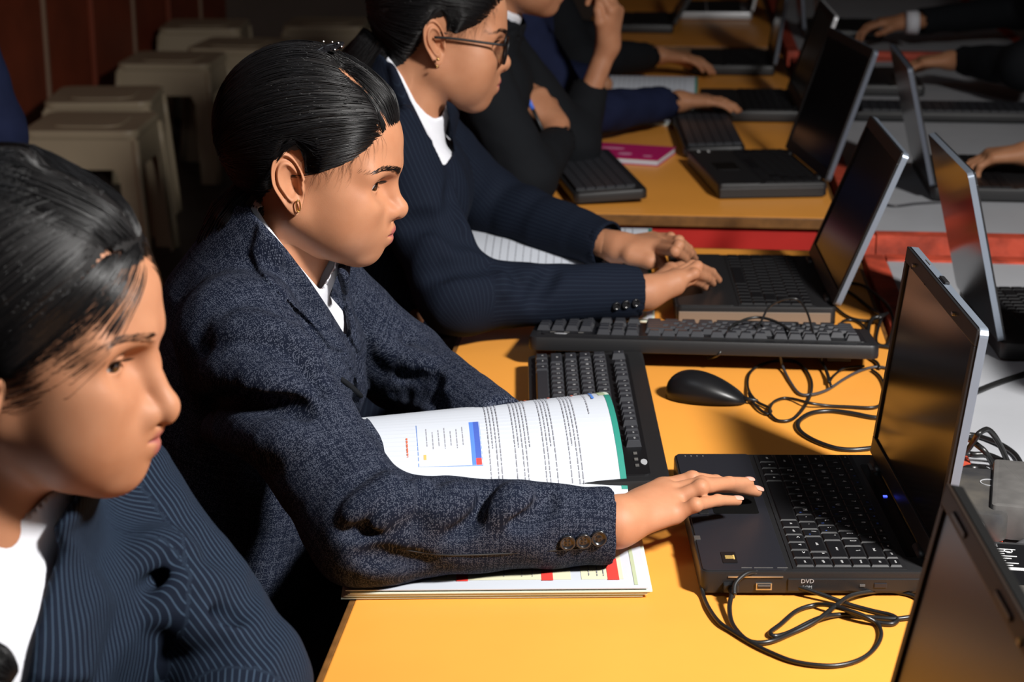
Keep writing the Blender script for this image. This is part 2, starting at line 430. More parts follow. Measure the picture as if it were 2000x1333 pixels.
    for sgn in (-1, 1): MB().tube([(-.004, sgn*W*.36-.014, .001), (-.004, sgn*W*.36+.014, .001)], .0055, 10).build('hinge', m_black, lid, True)
    if detail > 1:
        for yy in (W/2-.050, -W/2+.085): MB().box((-.0045, yy, lidL-.006), (.004, .006, .003), bev=.0006).build('lid_hook', m_metalp, lid)
        lt = MB().box((.0035, .01, lidL+.0052), (.005, .026, .003), bev=.0008).build('lid_latch', m_black, lid)
        MB().box((.0035, .085, lidL+.0044), (.0012, .022, .0008)).build('indicator_mark', m_dust2, lid)
        for yy in (.055, .12): MB().box((-.0040, yy, lidL-.012), (.0012, .002, .001)).build('screw_cover', m_screen, lid)
    tag(L, label, 'laptop', group); return L
def by_hinge(b, yaw, D, W, right=False):
    ux, uy = np.array((math.cos(math.radians(yaw)), math.sin(math.radians(yaw)))), np.array((-math.sin(math.radians(yaw)), math.cos(math.radians(yaw))))
    b = np.array(b[:2]); return tuple(b+ux*(D-.004)+uy*W/2) if right else tuple(b-ux*(D-.004)+uy*W/2)
L1 = laptop('laptop', 'black laptop under the reaching hand, lid open, blue power light', by_hinge((.252, 1.630), 5, .224, .318), math.radians(5), D=.224, lid_tilt=6.5, lidL=.238)
L2 = laptop('laptop', 'black laptop typed on by the pupil in glasses', by_hinge((.226, 2.53), 3, .225, .30), math.radians(3), W=.30, D=.225, H=.030, lid_tilt=21, lidL=.235, detail=1, side=m_taupe, back=m_black, edge=m_lidedge)
q = P(1852, 1004, .985)
a = math.radians(11)
L0 = laptop('laptop', 'brown-black laptop lid cut off by the bottom right corner', by_hinge((q[0]-.235*math.sin(a)+.0222, q[1]-.317), 4, .228, .318), math.radians(4), lid_tilt=11, detail=0, back=m_black, edge=m_metal, face=M('brown_black_screen', (.016, .010, .007), .32, spec=.22), frame=M('brown_black_bezel', (.018, .012, .009), .5, spec=.25))
lid0 = [c for c in L0.children if c.name.startswith('lid')][0]
for yy in (.10, -.03): MB().box((-.0042, yy, .229), (.0018, .040, .004), bev=.0006).build('bezel_slot', m_key, lid0)
MB().box((-.0042, -.075, .226), (.0018, .006, .004), bev=.0006).build('amber_light', m_goldp, lid0)
L3 = laptop('laptop', 'black laptop open on the near end of the second yellow table', by_hinge((.276, 3.39), 10, .205, .33), math.radians(10), W=.33, D=.205, H=.028, lid_tilt=18, lidL=.255, detail=1, side=m_black, back=m_black, edge=m_lidback)
L4 = laptop('laptop', 'black laptop with silver-edged lid, in front of the navy sleeve', by_hinge((.273, 4.17), 2, .215, .32), math.radians(2), W=.32, D=.215, H=.026, lid_tilt=18, lidL=.225, detail=0, edge=m_silver, back=m_black)
L5 = laptop('laptop', 'black laptop before the hand at the far end of the second table', (.03, 5.02), math.radians(0), W=.32, D=.22, lid_tilt=8, lidL=.25, detail=0, edge=m_lidback, back=m_black)
laptop('laptop', 'pale silver laptop on the farthest yellow table, at the top edge', (.0, 6.2), 0, W=.32, D=.23, lid_tilt=12, detail=0, side=m_silver, edge=m_silver, back=m_silver)
laptop('laptop', 'black laptop on the farthest yellow table, left of the silver one', (-.24, 5.85), math.radians(0), W=.33, D=.22, lid_tilt=30, lidL=.2, detail=0, back=m_black, edge=m_black)
# the row opposite: their lids turn their backs to this side

laptop('laptop', 'laptop with blue-grey rim, lid back reflecting the yellow table, right edge', by_hinge((.44, 2.389), 3, .235, .29, True), PI+math.radians(3), W=.29, D=.235, lid_tilt=14, lidL=.235, detail=1, back=m_gloss, edge=m_lidedge)
laptop('laptop', 'laptop lid cut off by the right edge, nearest of the opposite row', by_hinge((.628, 2.06), 3, .235, .31, True), PI+math.radians(3), W=.31, D=.235, lid_tilt=16, lidL=.235, detail=0, back=m_gloss, edge=m_lidedge)
laptop('laptop', 'dark laptop with grey side rim, lid leaning left, on the second white table', by_hinge((.473, 3.374), 0, .235, .32, True), PI, W=.32, D=.235, lid_tilt=14, lidL=.225, detail=0, back=m_gloss, edge=m_lidback, side=m_black)
laptop('laptop', 'dark laptop before the two hands with white cuff, opposite row', (.60, 4.72), PI, W=.32, D=.23, lid_tilt=8, lidL=.26, detail=0, back=m_gloss, edge=m_black)
laptop('laptop', 'dark laptop farthest back on the opposite row', (.60, 5.75), PI, W=.32, D=.23, lid_tilt=6, lidL=.26, detail=0, back=m_gloss, edge=m_lidback)

def keyboard(name, label, near, rz, tilt=3, W=.452, D=.150, H=.020, keys=True, leg=True, group='keyboards'):
    """near: middle of the user's edge; local +x away from the user, user's right is -y"""
    K = empty(name, (near[0], near[1], T+.0025), rot=(0, -math.radians(tilt), rz))
    b = MB(); b.prism(rrect(D, W, .012, cx=D/2), .001, H, .004); sharp(b.build('case', m_black, K))
    MB().prism(rrect(D-.028, W-.030, .006, cx=D/2-.006), H-.001, H+.0012, .0006).build('key_well', m_key, K)
    u = .0188; kh = .0075; x0 = .018; rp = .0185; c0 = W/2-.022
    def kk(t, xx, cy, w, dx=1.0, sz=.0055):
        o = obj('key', key_mesh(w*u-.0012, dx*rp-.0012, kh, m_keyk, .0028), K, (xx, cy, H+.001))
        if leg and t: legend(o, t, kh, sz if len(t) == 1 else .0034, m_legend, .0015, .001)
    if keys:
        for r, row in enumerate(ROWS_MAIN):
            c = c0
            rw = list(row)
            if r == 0: rw = [('ctrl', 1.25), ('win', 1.25), ('alt', 1.25), ('', 6.25), ('alt', 1.25), ('win', 1.25), ('menu', 1.25), ('ctrl', 1.25)]
            if r == 1: rw = [('shift', 2.25)]+[(t, 1) for t in 'ZXCVBNM,./']+[('shift', 2.75)]
            for t, w in rw: kk(t, x0+r*rp, c-w*u/2, w); c -= w*u
        c1 = c0-15.35*u
        for i, t in enumerate('<v>'): kk(t, x0, c1-(i+.5)*u, 1)
        kk('^', x0+rp, c1-1.5*u, 1)
        for r in (3, 4):
            for i, t in enumerate((('del', 'end', 'pgdn'), ('ins', 'home', 'pgup'))[r-3]): kk(t, x0+r*rp, c1-(i+.5)*u, 1)
        c2 = c1-3.3*u
        for r, row in enumerate((('0', '.'), '123', '456', '789', ('num', '/', '*'))):
            if r == 0: kk('0', x0, c2-u, 2); kk('.', x0, c2-2.5*u, 1)
            else:
                for i, t in enumerate(row): kk(t, x0+r*rp, c2-(i+.5)*u, 1)
        kk('ent', x0+rp/2, c2-3.5*u, 1, 2); kk('+', x0+2.5*rp, c2-3.5*u, 1, 2); kk('-', x0+4*rp, c2-3.5*u, 1)
        xx = x0+5.35*rp; kk('esc', xx, c0-u/2, 1)
        for g in range(3):
            for i in range(4): kk('f%d' % (g*4+i+1), xx, c0-u*(2+g*4.4+i+.5), 1)
        for i in range(3): kk(('prt', 'scr', 'brk')[i], xx, c1-(i+.5)*u, 1)
        for i in range(3): MB().box((xx, c2-(i+.8)*u, H+.002), (.004, .007, .0006)).build('lock_light', m_dust2, K)
        MB().prism([(.0045*math.cos(a)*.8+xx+.008, .0085*math.sin(a)+c2-2.2*u) for a in np.linspace(0, 2*PI, 20, endpoint=False)], H-.001, H+.0016).build('emblem', m_silver, K)
    else:
        mb = MB()
        for r in range(6):
            for i in range(20): mb.box((x0+r*rp, -c0+(i+.5)*(2*c0)/20, H+.003), (rp-.002, 2*c0/20-.002, .005))
        tag(mb.build('key_field', m_keyk, K), kind='stuff')
    for sgn in (-1, 1):
        MB().box((D-.02, sgn*(W/2-.05), -.002), (.012, .03, .005)).build('foot', m_black, K)
    tag(K, label, 'keyboard', group); return K
K1 = keyboard('keyboard', 'black keyboard lying lengthwise beside the open textbook', (-.166, 2.060), math.radians(5.0), 2.5, W=.466)
K2 = keyboard('keyboard', 'black keyboard lying crosswise behind the mouse, tilted up on its feet', (.040, 2.452), -PI/2, 8, W=.455, leg=False)
K3 = keyboard('keyboard', 'black keyboard on the near left corner of the second yellow table', (-.228, 3.465), math.radians(13), 2.5, W=.39, D=.138, keys=False)
K4 = keyboard('keyboard', 'black keyboard before the silver-edged laptop on the second table', (.0, 3.955), math.radians(4), 2, W=.45, D=.125, keys=False)
K5 = keyboard('keyboard', 'black keyboard lying flat on the second white table', (.62, 4.20), math.radians(90), 2, W=.45, D=.14, keys=False)

# mouse
def mouse():
    a = P(1300, 772, T); b = P(1458, 790, T); d = b-a; Lm = np.linalg.norm(d); rz = math.atan2(d[1], d[0])
    m = empty('computer_mouse', tuple((a+b)/2), rz)
    n, k = 28, 14; v = []; f = []
    for i in range(n+1):
        t = i/n; x = (t-.5)*Lm
        w = .031*(math.sin(math.pi*min(1, max(0, t))**.9)**.42 if 0 < t < 1 else 0)*(1-.18*t)
        h = .038*(math.sin(math.pi*(t**.75))**.55 if 0 < t < 1 else 0)*(1-.28*t)
        for j in range(k+1):
            s = math.pi*j/k; v.append((x, -w*math.cos(s)*(1 if abs(math.cos(s)) < .95 else .97), .002+h*math.sin(s)**.75))
    for i in range(n):
        for j in range(k): f.append((i*(k+1)+j, i*(k+1)+j+1, (i+1)*(k+1)+j+1, (i+1)*(k+1)+j))
        f.append((i*(k+1)+k, i*(k+1), (i+1)*(k+1), (i+1)*(k+1)+k))
    place('mouse_shell', v, f, M('black_mouse_plastic', (.007, .007, .008), .34, spec=.35), m, True)
    MB().tube([(Lm/2-.004, 0, .007), (Lm/2+.014, 0, .006)], [.0032, .0022], 8).build('cable_sleeve', m_black, m, True)
    tag(m, 'black computer mouse lying on the yellow table between keyboard and laptop', 'mouse')
mouse()

# cables: traced along the table, lifted where they arch
def cable(label, pts, r=.0021, z=T+.0025, mat=None, name='cable', per=7, group='cables'):
    w = []
    for q in pts:
        zz = q[2] if len(q) > 2 else z+.0012*random.random(); w.append(P(q[0], q[1], zz))
    o = MB().tube(catmull(w, per), r, 8).build(name, mat or m_cable, None, True)
    return tag(o, label, 'cable', group)
def c8(p): return [(1300+q[0]/2.5, 800+q[1]/2.5)+tuple(q[2:]) for q in p]
def c7(p): return [(1400+q[0]/3.3333, 420+q[1]/3.3333)+tuple(q[2:]) for q in p]
def c6(p): return [(1640+q[0]/3.3333, 820+q[1]/3.3333)+tuple(q[2:]) for q in p]
usb = [(322, 905, .763), (312, 970, .757), (325, 1045), (380, 1115), (440, 1140), (520, 1132), (620, 1092), (740, 1030, .757), (830, 960, .759), (890, 918, .759), (960, 897, .757), (1060, 888), (1150, 895), (1215, 915), (1290, 960)]
cable('black usb cable from the laptop side, running behind the brown lid', c8(usb), .0023)
cable('black cable lying in a wide loop on the table below the laptop', c8([(335, 905, .764), (342, 850, .771), (400, 800, .776), (470, 802, .772), (600, 850, .762), (760, 905, .757), (900, 955), (1010, 985), (1100, 1006), (1132, 1030), (1105, 1048), (1030, 1040), (930, 1003, .757), (850, 968, .759), (780, 955, .757), (720, 958), (640, 985), (565, 1048), (513, 1088), (530, 1108), (600, 1092), (740, 1024, .757), (850, 1004), (980, 1014), (1100, 1024), (1190, 1016), (1300, 990)]), .0023)
cable('thin black cable hanging off the laptop corner and looping forward', c8([(176, 790, .770), (176, 840, .762), (183, 905), (212, 972), (262, 1040), (330, 1088), (430, 1148), (520, 1192), (620, 1230), (740, 1250), (850, 1250), (950, 1222), (1020, 1170), (1052, 1105), (1035, 1050), (980, 1015, .758), (900, 985, .760), (800, 960, .757)]), .0021)
_plug = empty('usb_plug', tuple(P(1426, 1166, T)), math.radians(4.5))
MB().box((0, .004, .011), (.0145, .022, .0082), bev=.001).build('plug_body', m_black, _plug)
MB().box((0, .019, .011), (.0118, .012, .0044)).build('plug_metal', m_metalp, _plug)
MB().tube([(0, -.004, .011), (0, -.020, .009)], [.0036, .0025], 8).build('strain_relief', m_black, _plug, True)
tag(_plug, 'black usb plug pushed into the side of the laptop', 'plug')
cable('thin black mouse cable, curled in a big round loop beside the mouse', c7([(208, 1160, .757), (228, 1212), (280, 1268), (330, 1298), (352, 1280), (330, 1252), (270, 1222), (222, 1172, .757), (200, 1110), (210, 1040), (260, 990), (340, 960), (430, 948), (520, 960), (580, 1010), (615, 1080), (615, 1150), (590, 1220), (540, 1290), (480, 1335), (400, 1340), (350, 1300), (345, 1262, .757), (370, 1220), (430, 1195), (500, 1200), (600, 1225, .757), (720, 1243), (860, 1250), (1000, 1255), (1060, 1240), (1095, 1190), (1090, 1110), (1060, 1050), (1010, 1010)]), .0019)
cable('black cable arching over the far end of the crosswise keyboard', c7([(-60, 935, .760), (20, 900, .778), (80, 745, .793), (160, 692, .797), (250, 668, .799), (340, 680, .798), (430, 720, .795), (520, 790, .790), (600, 860, .785), (670, 940, .762), (720, 1030, .756), (738, 1100, .755), (745, 1115, .756)]), .0019)
cable('thin black cable rising in a tall arch before the second laptop', c7([(230, 800, .786), (290, 690, .800), (340, 600, .812), (420, 555, .815), (500, 545, .814), (550, 570, .810), (590, 640, .803), (620, 740, .795), (650, 850, .786), (690, 960, .760), (720, 1050, .756), (730, 1090, .756), (760, 1050, .755), (830, 1000, .755), (960, 985, .756)]), .0016)
cable('grey-black cable looping from the keyboard down towards the mouse', c7([(215, 820, .785), (250, 765, .789), (330, 740, .792), (380, 790, .788), (410, 900, .775), (430, 990, .756), (480, 1090), (540, 1165), (620, 1170), (720, 1140), (820, 1075), (900, 1030), (980, 1000), (1050, 990), (1120, 1000)]), .0019, mat=m_cableg)
cable('black cable curving round the knot beside the second laptop', c7([(770, 430), (850, 442), (950, 460), (1050, 530), (1120, 600, .758), (1150, 700), (1130, 800), (1100, 850), (1040, 830), (1050, 740), (1080, 660, .760)]), .0022)
cable('black cable slanting into the knot from the second laptop lid', c7([(820, 478), (900, 530), (1000, 610), (1070, 650, .762), (1110, 640, .764), (1060, 670, .764), (1000, 690), (900, 680), (830, 650), (770, 600), (735, 560)]), .0024)
cable('black cable hooking from the knot to the end of the keyboard', c7([(780, 740), (830, 690), (900, 690), (960, 730), (985, 800), (975, 900), (990, 930), (1040, 960), (1060, 1000)]), .0022)
cable('black cable hanging from the knot behind the laptop screen', c7([(1080, 660, .763), (1010, 680, .760), (985, 760), (1000, 840), (1080, 855), (1170, 870)]), .0030)
cable('thick black power cable bent like a hairpin beside the laptop', c8([(1090, 5), (1075, 45), (1050, 42), (1000, 38), (900, 18), (800, 8), (710, 20), (650, 60), (655, 105), (720, 150), (820, 188), (900, 198), (980, 193), (1070, 180), (1150, 190)]), .0030)
cable('grey cable crossing the white table by the far laptop stand', [(1640, 395), (1690, 385), (1740, 402), (1790, 398), (1850, 395), (1900, 400)], .0025, mat=m_cableg)
cable('thick black cable on the white table at the right edge', [(1850, 790), (1880, 777), (1915, 762), (1945, 750), (1980, 738), (2030, 722)], .004)
cable('black cable coiled beside the power bricks, upper loop', c6([(770, 250, .765), (830, 200, .775), (880, 130, .79), (905, 92, .80), (960, 65, .80), (1010, 110, .79), (1060, 200, .77), (1100, 290), (1150, 370), (1190, 330), (1165, 260), (1120, 210), (1040, 160), (930, 118), (850, 100), (750, 110)]), .0033)
cable('black cable coiled beside the power bricks, lower strand', c6([(750, 235), (840, 225), (880, 228), (960, 230), (1060, 270), (1150, 312), (1230, 345)]), .0036)
cable('black cable dropping between the coil and the power bricks', c6([(760, 120, .765), (840, 130, .772), (900, 170, .775), (950, 215, .77), (1000, 300), (1030, 375), (1040, 400)]), .0033)
cable('thick black cable bundle tucked behind the laptop lid', c6([(800, 340), (850, 320), (920, 325), (990, 365), (1010, 400)]), .0052)
cable('grey cable leaving the shiny power brick and dropping forward', c6([(905, 690, .775), (935, 730, .770), (945, 790, .765), (900, 850), (850, 880)]), .0034, mat=m_cableg)
cable('grey cable rising from the labelled power brick', c6([(1030, 920, .765), (1090, 880, .768), (1160, 830, .766), (1220, 790)]), .0042, mat=m_cableg)
# power bricks
def brick(label, px, py, rz, dim, mat, z0=T+.003, r=.01):
    q = P(px, py, z0); b = empty('power_brick', (q[0], q[1], z0), rz)
    mb = MB().prism(rrect(dim[0], dim[1], r), 0, dim[2], .006); sharp(mb.build('casing', mat, b), 50)
    tag(b, label, 'power adapter', 'power bricks'); return b
b1 = brick('shiny dusty black power brick with a round mark, behind the laptop screen', 1905, 1012, math.radians(-8), (.062, .135, .032), m_dust, r=.018)
MB().lathe([(.0095, 0), (.0095, .0006), (.0085, .0006), (.0085, 0)], 28, (.012, .022, .0321)).build('round_mark', m_silver, b1)
MB().tube([(0, -.060, .018), (0, -.082, .014), (.004, -.092, .010)], [.009, .0065, .004], 12).build('strain_relief', m_dust2, b1, True)
b2 = brick('matt grey power brick beside the shiny one', 1992, 1010, math.radians(-10), (.062, .14, .038), m_dust2, r=.006)
b3 = brick('power brick with a white printed rating label, right edge', 1985, 1165, math.radians(-4), (.075, .135, .028), m_dust, r=.006)
lb = MB().box((0, .01, .0281), (.058, .095, .0006)).build('rating_label', m_key, b3)
for (dx, dy, w, h) in ((.018, .02, .010, .045), (-.004, -.012, .036, .006), (.014, -.03, .008, .03)): MB().box((dx, .01+dy, .0285), (w, h, .0003)).build('label_patch', m_legend, b3)
v, f = letter('CE', .009); place('lettering', [(-.020+q[0], .052+q[1], .0287) for q in v], f, m_legend, b3)
for k in range(9): MB().box((-.010-.003*(k % 3), .044-.0055*k, .0286), (.022-.005*(k % 3), .0012, .0003)).build('printed_mark', m_legend, b3)
for x in (-.020, -.006): MB().lathe([(.0042, 0), (.0042, .0004), (.0033, .0004), (.0033, 0)], 20, (x, .040, .0285)).build('round_mark', m_legend, b3)
# ------------------------------------------------------------------ sculpting with distance fields
from concurrent.futures import ThreadPoolExecutor
POOL = ThreadPoolExecutor(4)
def smin(a, b, k): h = np.maximum(k-np.abs(a-b), 0)/k; return np.minimum(a, b)-h*h*k*.25
def smax(a, b, k): return -smin(-a, -b, k)
def nrm(q): return np.sqrt(np.einsum('ij,ij->i', q, q))
def s_ell(p, c, r):
    r = np.array(r, np.float32); q = (p-np.array(c, np.float32))/r; k0 = nrm(q)
    return k0*(k0-1)/(nrm(q/r)+1e-9)
def s_sph(p, c, r): return nrm(p-np.array(c, np.float32))-np.float32(r)
def s_cone(p, a, b, ra, rb):
    a = np.array(a, np.float32); ba = np.array(b, np.float32)-a; pa = p-a
    t = pa@(ba/np.float32(ba@ba+1e-12)); np.clip(t, 0, 1, out=t); pa -= t[:, None]*ba
    t *= np.float32(rb-ra); t += np.float32(ra); return nrm(pa)-t
def s_box(p, c, R, h, r):
    q = np.abs((p-np.array(c, np.float32))@np.array(R, np.float32))-np.array(h, np.float32)
    return np.sqrt((np.maximum(q, 0)**2).sum(1))+np.minimum(q.max(1), 0)-r
def sdf_mesh(fn, lo, hi, h, B=8, safe=1.5):
    """surface nets over a narrow band"""
    lo = np.array(lo, np.float32); hi = np.array(hi, np.float32)
    nb = np.ceil((hi-lo)/(B*h)).astype(int); n = nb*B+1
    g = np.stack(np.meshgrid(*[np.arange(k) for k in nb], indexing='ij'), -1).reshape(-1, 3)
    cen = lo+(g+.5)*(B*h); dc = fn(cen.astype(np.float32))
    D = np.ones(n, np.float32)
    neg = np.repeat(np.repeat(np.repeat((dc < 0).reshape(nb), B, 0), B, 1), B, 2); D[:-1, :-1, :-1][neg] = -1
    keep = g[np.abs(dc) < B*h*.87*safe]; sup = keep//4; keep = keep[np.lexsort((sup[:, 2], sup[:, 1], sup[:, 0]))]
    r = np.arange(B+1); off = np.stack(np.meshgrid(r, r, r, indexing='ij'), -1).reshape(-1, 3)
    def job(i):
        idx = (keep[i:i+40, None, :]*B+off[None]).reshape(-1, 3)
        D[idx[:, 0], idx[:, 1], idx[:, 2]] = fn((lo+idx*np.float32(h)).astype(np.float32))
    list(POOL.map(job, range(0, len(keep), 40)))
    S = D < 0
    cnt = np.zeros(n-1, np.int8)
    for a in (0, 1):
        for b in (0, 1):
            for c in (0, 1): cnt += S[a:n[0]-1+a, b:n[1]-1+b, c:n[2]-1+c]
    act = np.argwhere((cnt > 0) & (cnt < 8)); ID = -np.ones(n-1, np.int32); ID[act[:, 0], act[:, 1], act[:, 2]] = np.arange(len(act))
    cor = np.array([(a, b, c) for a in (0, 1) for b in (0, 1) for c in (0, 1)])
    dv = np.stack([D[act[:, 0]+c[0], act[:, 1]+c[1], act[:, 2]+c[2]] for c in cor], 1)
    acc = np.zeros((len(act), 3)); num = np.zeros(len(act))
    for i in range(8):
        for j in range(i+1, 8):
            if np.abs(cor[i]-cor[j]).sum() != 1: continue
            a, b = dv[:, i], dv[:, j]; m = (a < 0) != (b < 0)
            t = np.where(m, a/np.where(m, a-b, 1), 0)
            acc += np.where(m[:, None], cor[i]+t[:, None]*(cor[j]-cor[i]), 0); num += m
    V = lo+(act+acc/num[:, None])*h
    Fs = []
    for ax in range(3):
        sl = [slice(1, -1)]*3; sl[ax] = slice(0, -1); s2 = list(sl); s2[ax] = slice(1, None)
        s0 = S[tuple(sl)]; s1 = S[tuple(s2)]; base = np.array([1, 1, 1]); base[ax] = 0
        for flip, mk in ((False, s0 & ~s1), (True, ~s0 & s1)):
            e = np.argwhere(mk)+base
            u, w = [(1, 2), (2, 0), (0, 1)][ax]
            q = []
            for (du, dw) in ((-1, -1), (0, -1), (0, 0), (-1, 0)):
                c = e.copy(); c[:, u] += du; c[:, w] += dw; q.append(ID[c[:, 0], c[:, 1], c[:, 2]])
            q = np.stack(q, 1); Fs.append(q[:, ::-1] if flip else q)
    Fq = np.concatenate(Fs); Fq = Fq[(Fq >= 0).all(1)]
    return V, Fq
def np_mesh(name, V, Fq, mats, smooth=True):
    m = bpy.data.meshes.new(name); nv, nf = len(V), len(Fq); k = Fq.shape[1]
    m.vertices.add(nv); m.vertices.foreach_set('co', np.ascontiguousarray(V, np.float32).ravel())
    m.loops.add(nf*k); m.loops.foreach_set('vertex_index', np.ascontiguousarray(Fq, np.int32).ravel())
    m.polygons.add(nf); m.polygons.foreach_set('loop_start', np.arange(0, nf*k, k, dtype=np.int32)); m.polygons.foreach_set('loop_total', np.full(nf, k, np.int32))
    m.update(calc_edges=True); m.validate()
    if smooth: m.polygons.foreach_set('use_smooth', np.ones(len(m.polygons), bool))
    for q in mats: m.materials.append(q)
    return m
def attr(m, name, vals, typ='FLOAT'):
    a = m.attributes.new(name, typ, 'POINT'); a.data.foreach_set('value' if typ == 'FLOAT' else 'vector', np.ascontiguousarray(vals, np.float32).ravel())
def bvh_of(V, Fq): return BVHTree.FromPolygons([Vector(v) for v in V.tolist()], Fq.tolist())
def strips(curves, rad, n=3):
    """many thin strands as one mesh; curves: (S, K, 3), rad: (S, K)"""
    S, K, _ = curves.shape
    t = np.gradient(curves, axis=1); t /= np.linalg.norm(t, axis=2, keepdims=True)+1e-12
    a = np.cross(t, np.array([.31, .22, .93])); a /= np.linalg.norm(a, axis=2, keepdims=True)+1e-12; b = np.cross(t, a)
    w = 2*np.pi*np.arange(n)/n
    V = curves[:, :, None]+rad[:, :, None, None]*(np.cos(w)[None, None, :, None]*a[:, :, None]+np.sin(w)[None, None, :, None]*b[:, :, None])
    i = np.arange(S)[:, None, None]*K*n; j = np.arange(K-1)[None, :, None]*n; k = np.arange(n)[None, None, :]; k2 = (k+1) % n
    Fq = np.stack([i+j+k, i+j+k2, i+j+n+k2, i+j+n+k], -1).reshape(-1, 4)
    return V.reshape(-1, 3), Fq

# ------------------------------------------------------------------ skin, hair, cloth
def skin_mat(name, col, lip):
    m = M(name, col, .55, spec=.28, sss=.10); nt = m.node_tree; b = nt.nodes['Principled BSDF']
    tc = nt.nodes.new('ShaderNodeTexCoord'); n = nt.nodes.new('ShaderNodeTexNoise'); n.inputs['Scale'].default_value = 38; n.inputs['Detail'].default_value = 6
    nt.links.new(tc.outputs['Object'], n.inputs['Vector'])
    rp = nt.nodes.new('ShaderNodeValToRGB'); rp.color_ramp.elements[0].position = .3; rp.color_ramp.elements[1].position = .7
    rp.color_ramp.elements[0].color = (col[0]*.88, col[1]*.82, col[2]*.78, 1); rp.color_ramp.elements[1].color = (*col, 1)
    nt.links.new(n.outputs['Fac'], rp.inputs[0])
    at = nt.nodes.new('ShaderNodeAttribute'); at.attribute_name = 'lip'; mx = nt.nodes.new('ShaderNodeMix'); mx.data_type = 'RGBA'
    nt.links.new(at.outputs['Fac'], mx.inputs['Factor']); nt.links.new(rp.outputs[0], mx.inputs['A']); mx.inputs['B'].default_value = (*lip, 1)
    nt.links.new(mx.outputs['Result'], b.inputs['Base Color'])
    n2 = nt.nodes.new('ShaderNodeTexNoise'); n2.inputs['Scale'].default_value = 900; n2.inputs['Detail'].default_value = 2
    nt.links.new(tc.outputs['Object'], n2.inputs['Vector']); bp = nt.nodes.new('ShaderNodeBump'); bp.inputs['Strength'].default_value = .12; bp.inputs['Distance'].default_value = .0006
    nt.links.new(n2.outputs['Fac'], bp.inputs['Height']); nt.links.new(bp.outputs[0], b.inputs['Normal']); return m
m_skin = skin_mat('warm_brown_skin', (.44, .203, .110), (.30, .080, .075))
m_skin2 = skin_mat('brown_skin', (.40, .19, .10), (.32, .10, .08))
m_nail = M('fingernail', (.58, .30, .235), .3, spec=.6)
m_hair = M('black_hair', (.006, .0055, .006), .36, spec=.42)
m_haircap = M('black_hair_under', (.008, .007, .007), .55, spec=.3)
m_eyew = M('eye_white', (.36, .34, .33), .15, spec=.6); m_iris = M('dark_brown_iris', (.02, .010, .006), .1, spec=.7)
m_shirt = M('white_shirt_cotton', (.72, .73, .78), .8, bump=.15, bscale=700, var=.06, vscale=40)
m_glass = M('black_spectacle_frame', (.004, .004, .005), .45, spec=.3)
def wool_mat(name, base, fleck, kind):
    m = M(name, base, .85, spec=.10); nt = m.node_tree; b = nt.nodes['Principled BSDF']; N = nt.nodes.new; Lk = nt.links.new
    uv = N('ShaderNodeAttribute'); uv.attribute_name = 'cloth'
    def math_(op, a, bb=None, c=None):
        n = N('ShaderNodeMath'); n.operation = op
        for i, q in enumerate((a, bb, c)):
            if q is None: continue
            if isinstance(q, (int, float)): n.inputs[i].default_value = q
            else: Lk(q, n.inputs[i])
        return n.outputs[0]
    sp = N('ShaderNodeSeparateXYZ'); Lk(uv.outputs['Vector'], sp.inputs[0]); U, V_ = sp.outputs[0], sp.outputs[1]
    mx = N('ShaderNodeMix'); mx.data_type = 'RGBA'; mx.inputs['A'].default_value = (*base, 1); mx.inputs['B'].default_value = (*fleck, 1)
    if kind == 'fleck':          # woven, with bright broken threads both ways
        fac = None
        for (a, bb, sc) in ((U, V_, 1300.), (V_, U, 1300.)):
            cv = N('ShaderNodeCombineXYZ'); Lk(math_('FLOOR', math_('MULTIPLY', a, sc)), cv.inputs[0]); Lk(math_('FLOOR', math_('MULTIPLY', bb, sc)), cv.inputs[1])
            wn = N('ShaderNodeTexWhiteNoise'); wn.noise_dimensions = '2D'; Lk(cv.outputs[0], wn.inputs['Vector'])
            row = N('ShaderNodeTexWhiteNoise'); row.noise_dimensions = '1D'; Lk(math_('FLOOR', math_('MULTIPLY', a, sc)), row.inputs['W'])
            on = math_('MULTIPLY', math_('GREATER_THAN', wn.outputs['Value'], .70), math_('GREATER_THAN', row.outputs['Value'], .30))
            dash = math_('LESS_THAN', math_('ABSOLUTE', math_('SUBTRACT', math_('FRACT', math_('MULTIPLY', a, sc)), .5)), .30)
            gap = math_('LESS_THAN', math_('ABSOLUTE', math_('SUBTRACT', math_('FRACT', math_('MULTIPLY', bb, sc)), .5)), .38)
            on = math_('MULTIPLY', math_('MULTIPLY', on, dash), gap)
            fac = on if fac is None else math_('MAXIMUM', fac, on)
        fac = math_('MULTIPLY', fac, .75)
    else:                        # pin stripes
        sc = kind
        fr = math_('ABSOLUTE', math_('SUBTRACT', math_('FRACT', math_('MULTIPLY', U, sc)), .5))
        fac = math_('MULTIPLY', math_('LESS_THAN', fr, .09), .62)
    Lk(fac, mx.inputs['Factor']); Lk(mx.outputs['Result'], b.inputs['Base Color'])
    tc = N('ShaderNodeTexCoord'); n2 = N('ShaderNodeTexNoise'); n2.inputs['Scale'].default_value = 1400; Lk(tc.outputs['Object'], n2.inputs['Vector'])
    bp = N('ShaderNodeBump'); bp.inputs['Strength'].default_value = .35; bp.inputs['Distance'].default_value = .001
    Lk(n2.outputs['Fac'], bp.inputs['Height']); Lk(bp.outputs[0], b.inputs['Normal']); return m
m_wool2 = wool_mat('flecked_navy_wool', (.0055, .0080, .0175), (.115, .13, .175), 'fleck')
m_wool1 = wool_mat('pinstriped_navy_wool', (.006, .0095, .019), (.055, .09, .14), 200.)
m_wool3 = wool_mat('dark_navy_wool', (.0055, .008, .016), (.013, .020, .033), 150.)
m_wool4 = M('black_blazer_wool', (.008, .009, .011), .85, spec=.12)
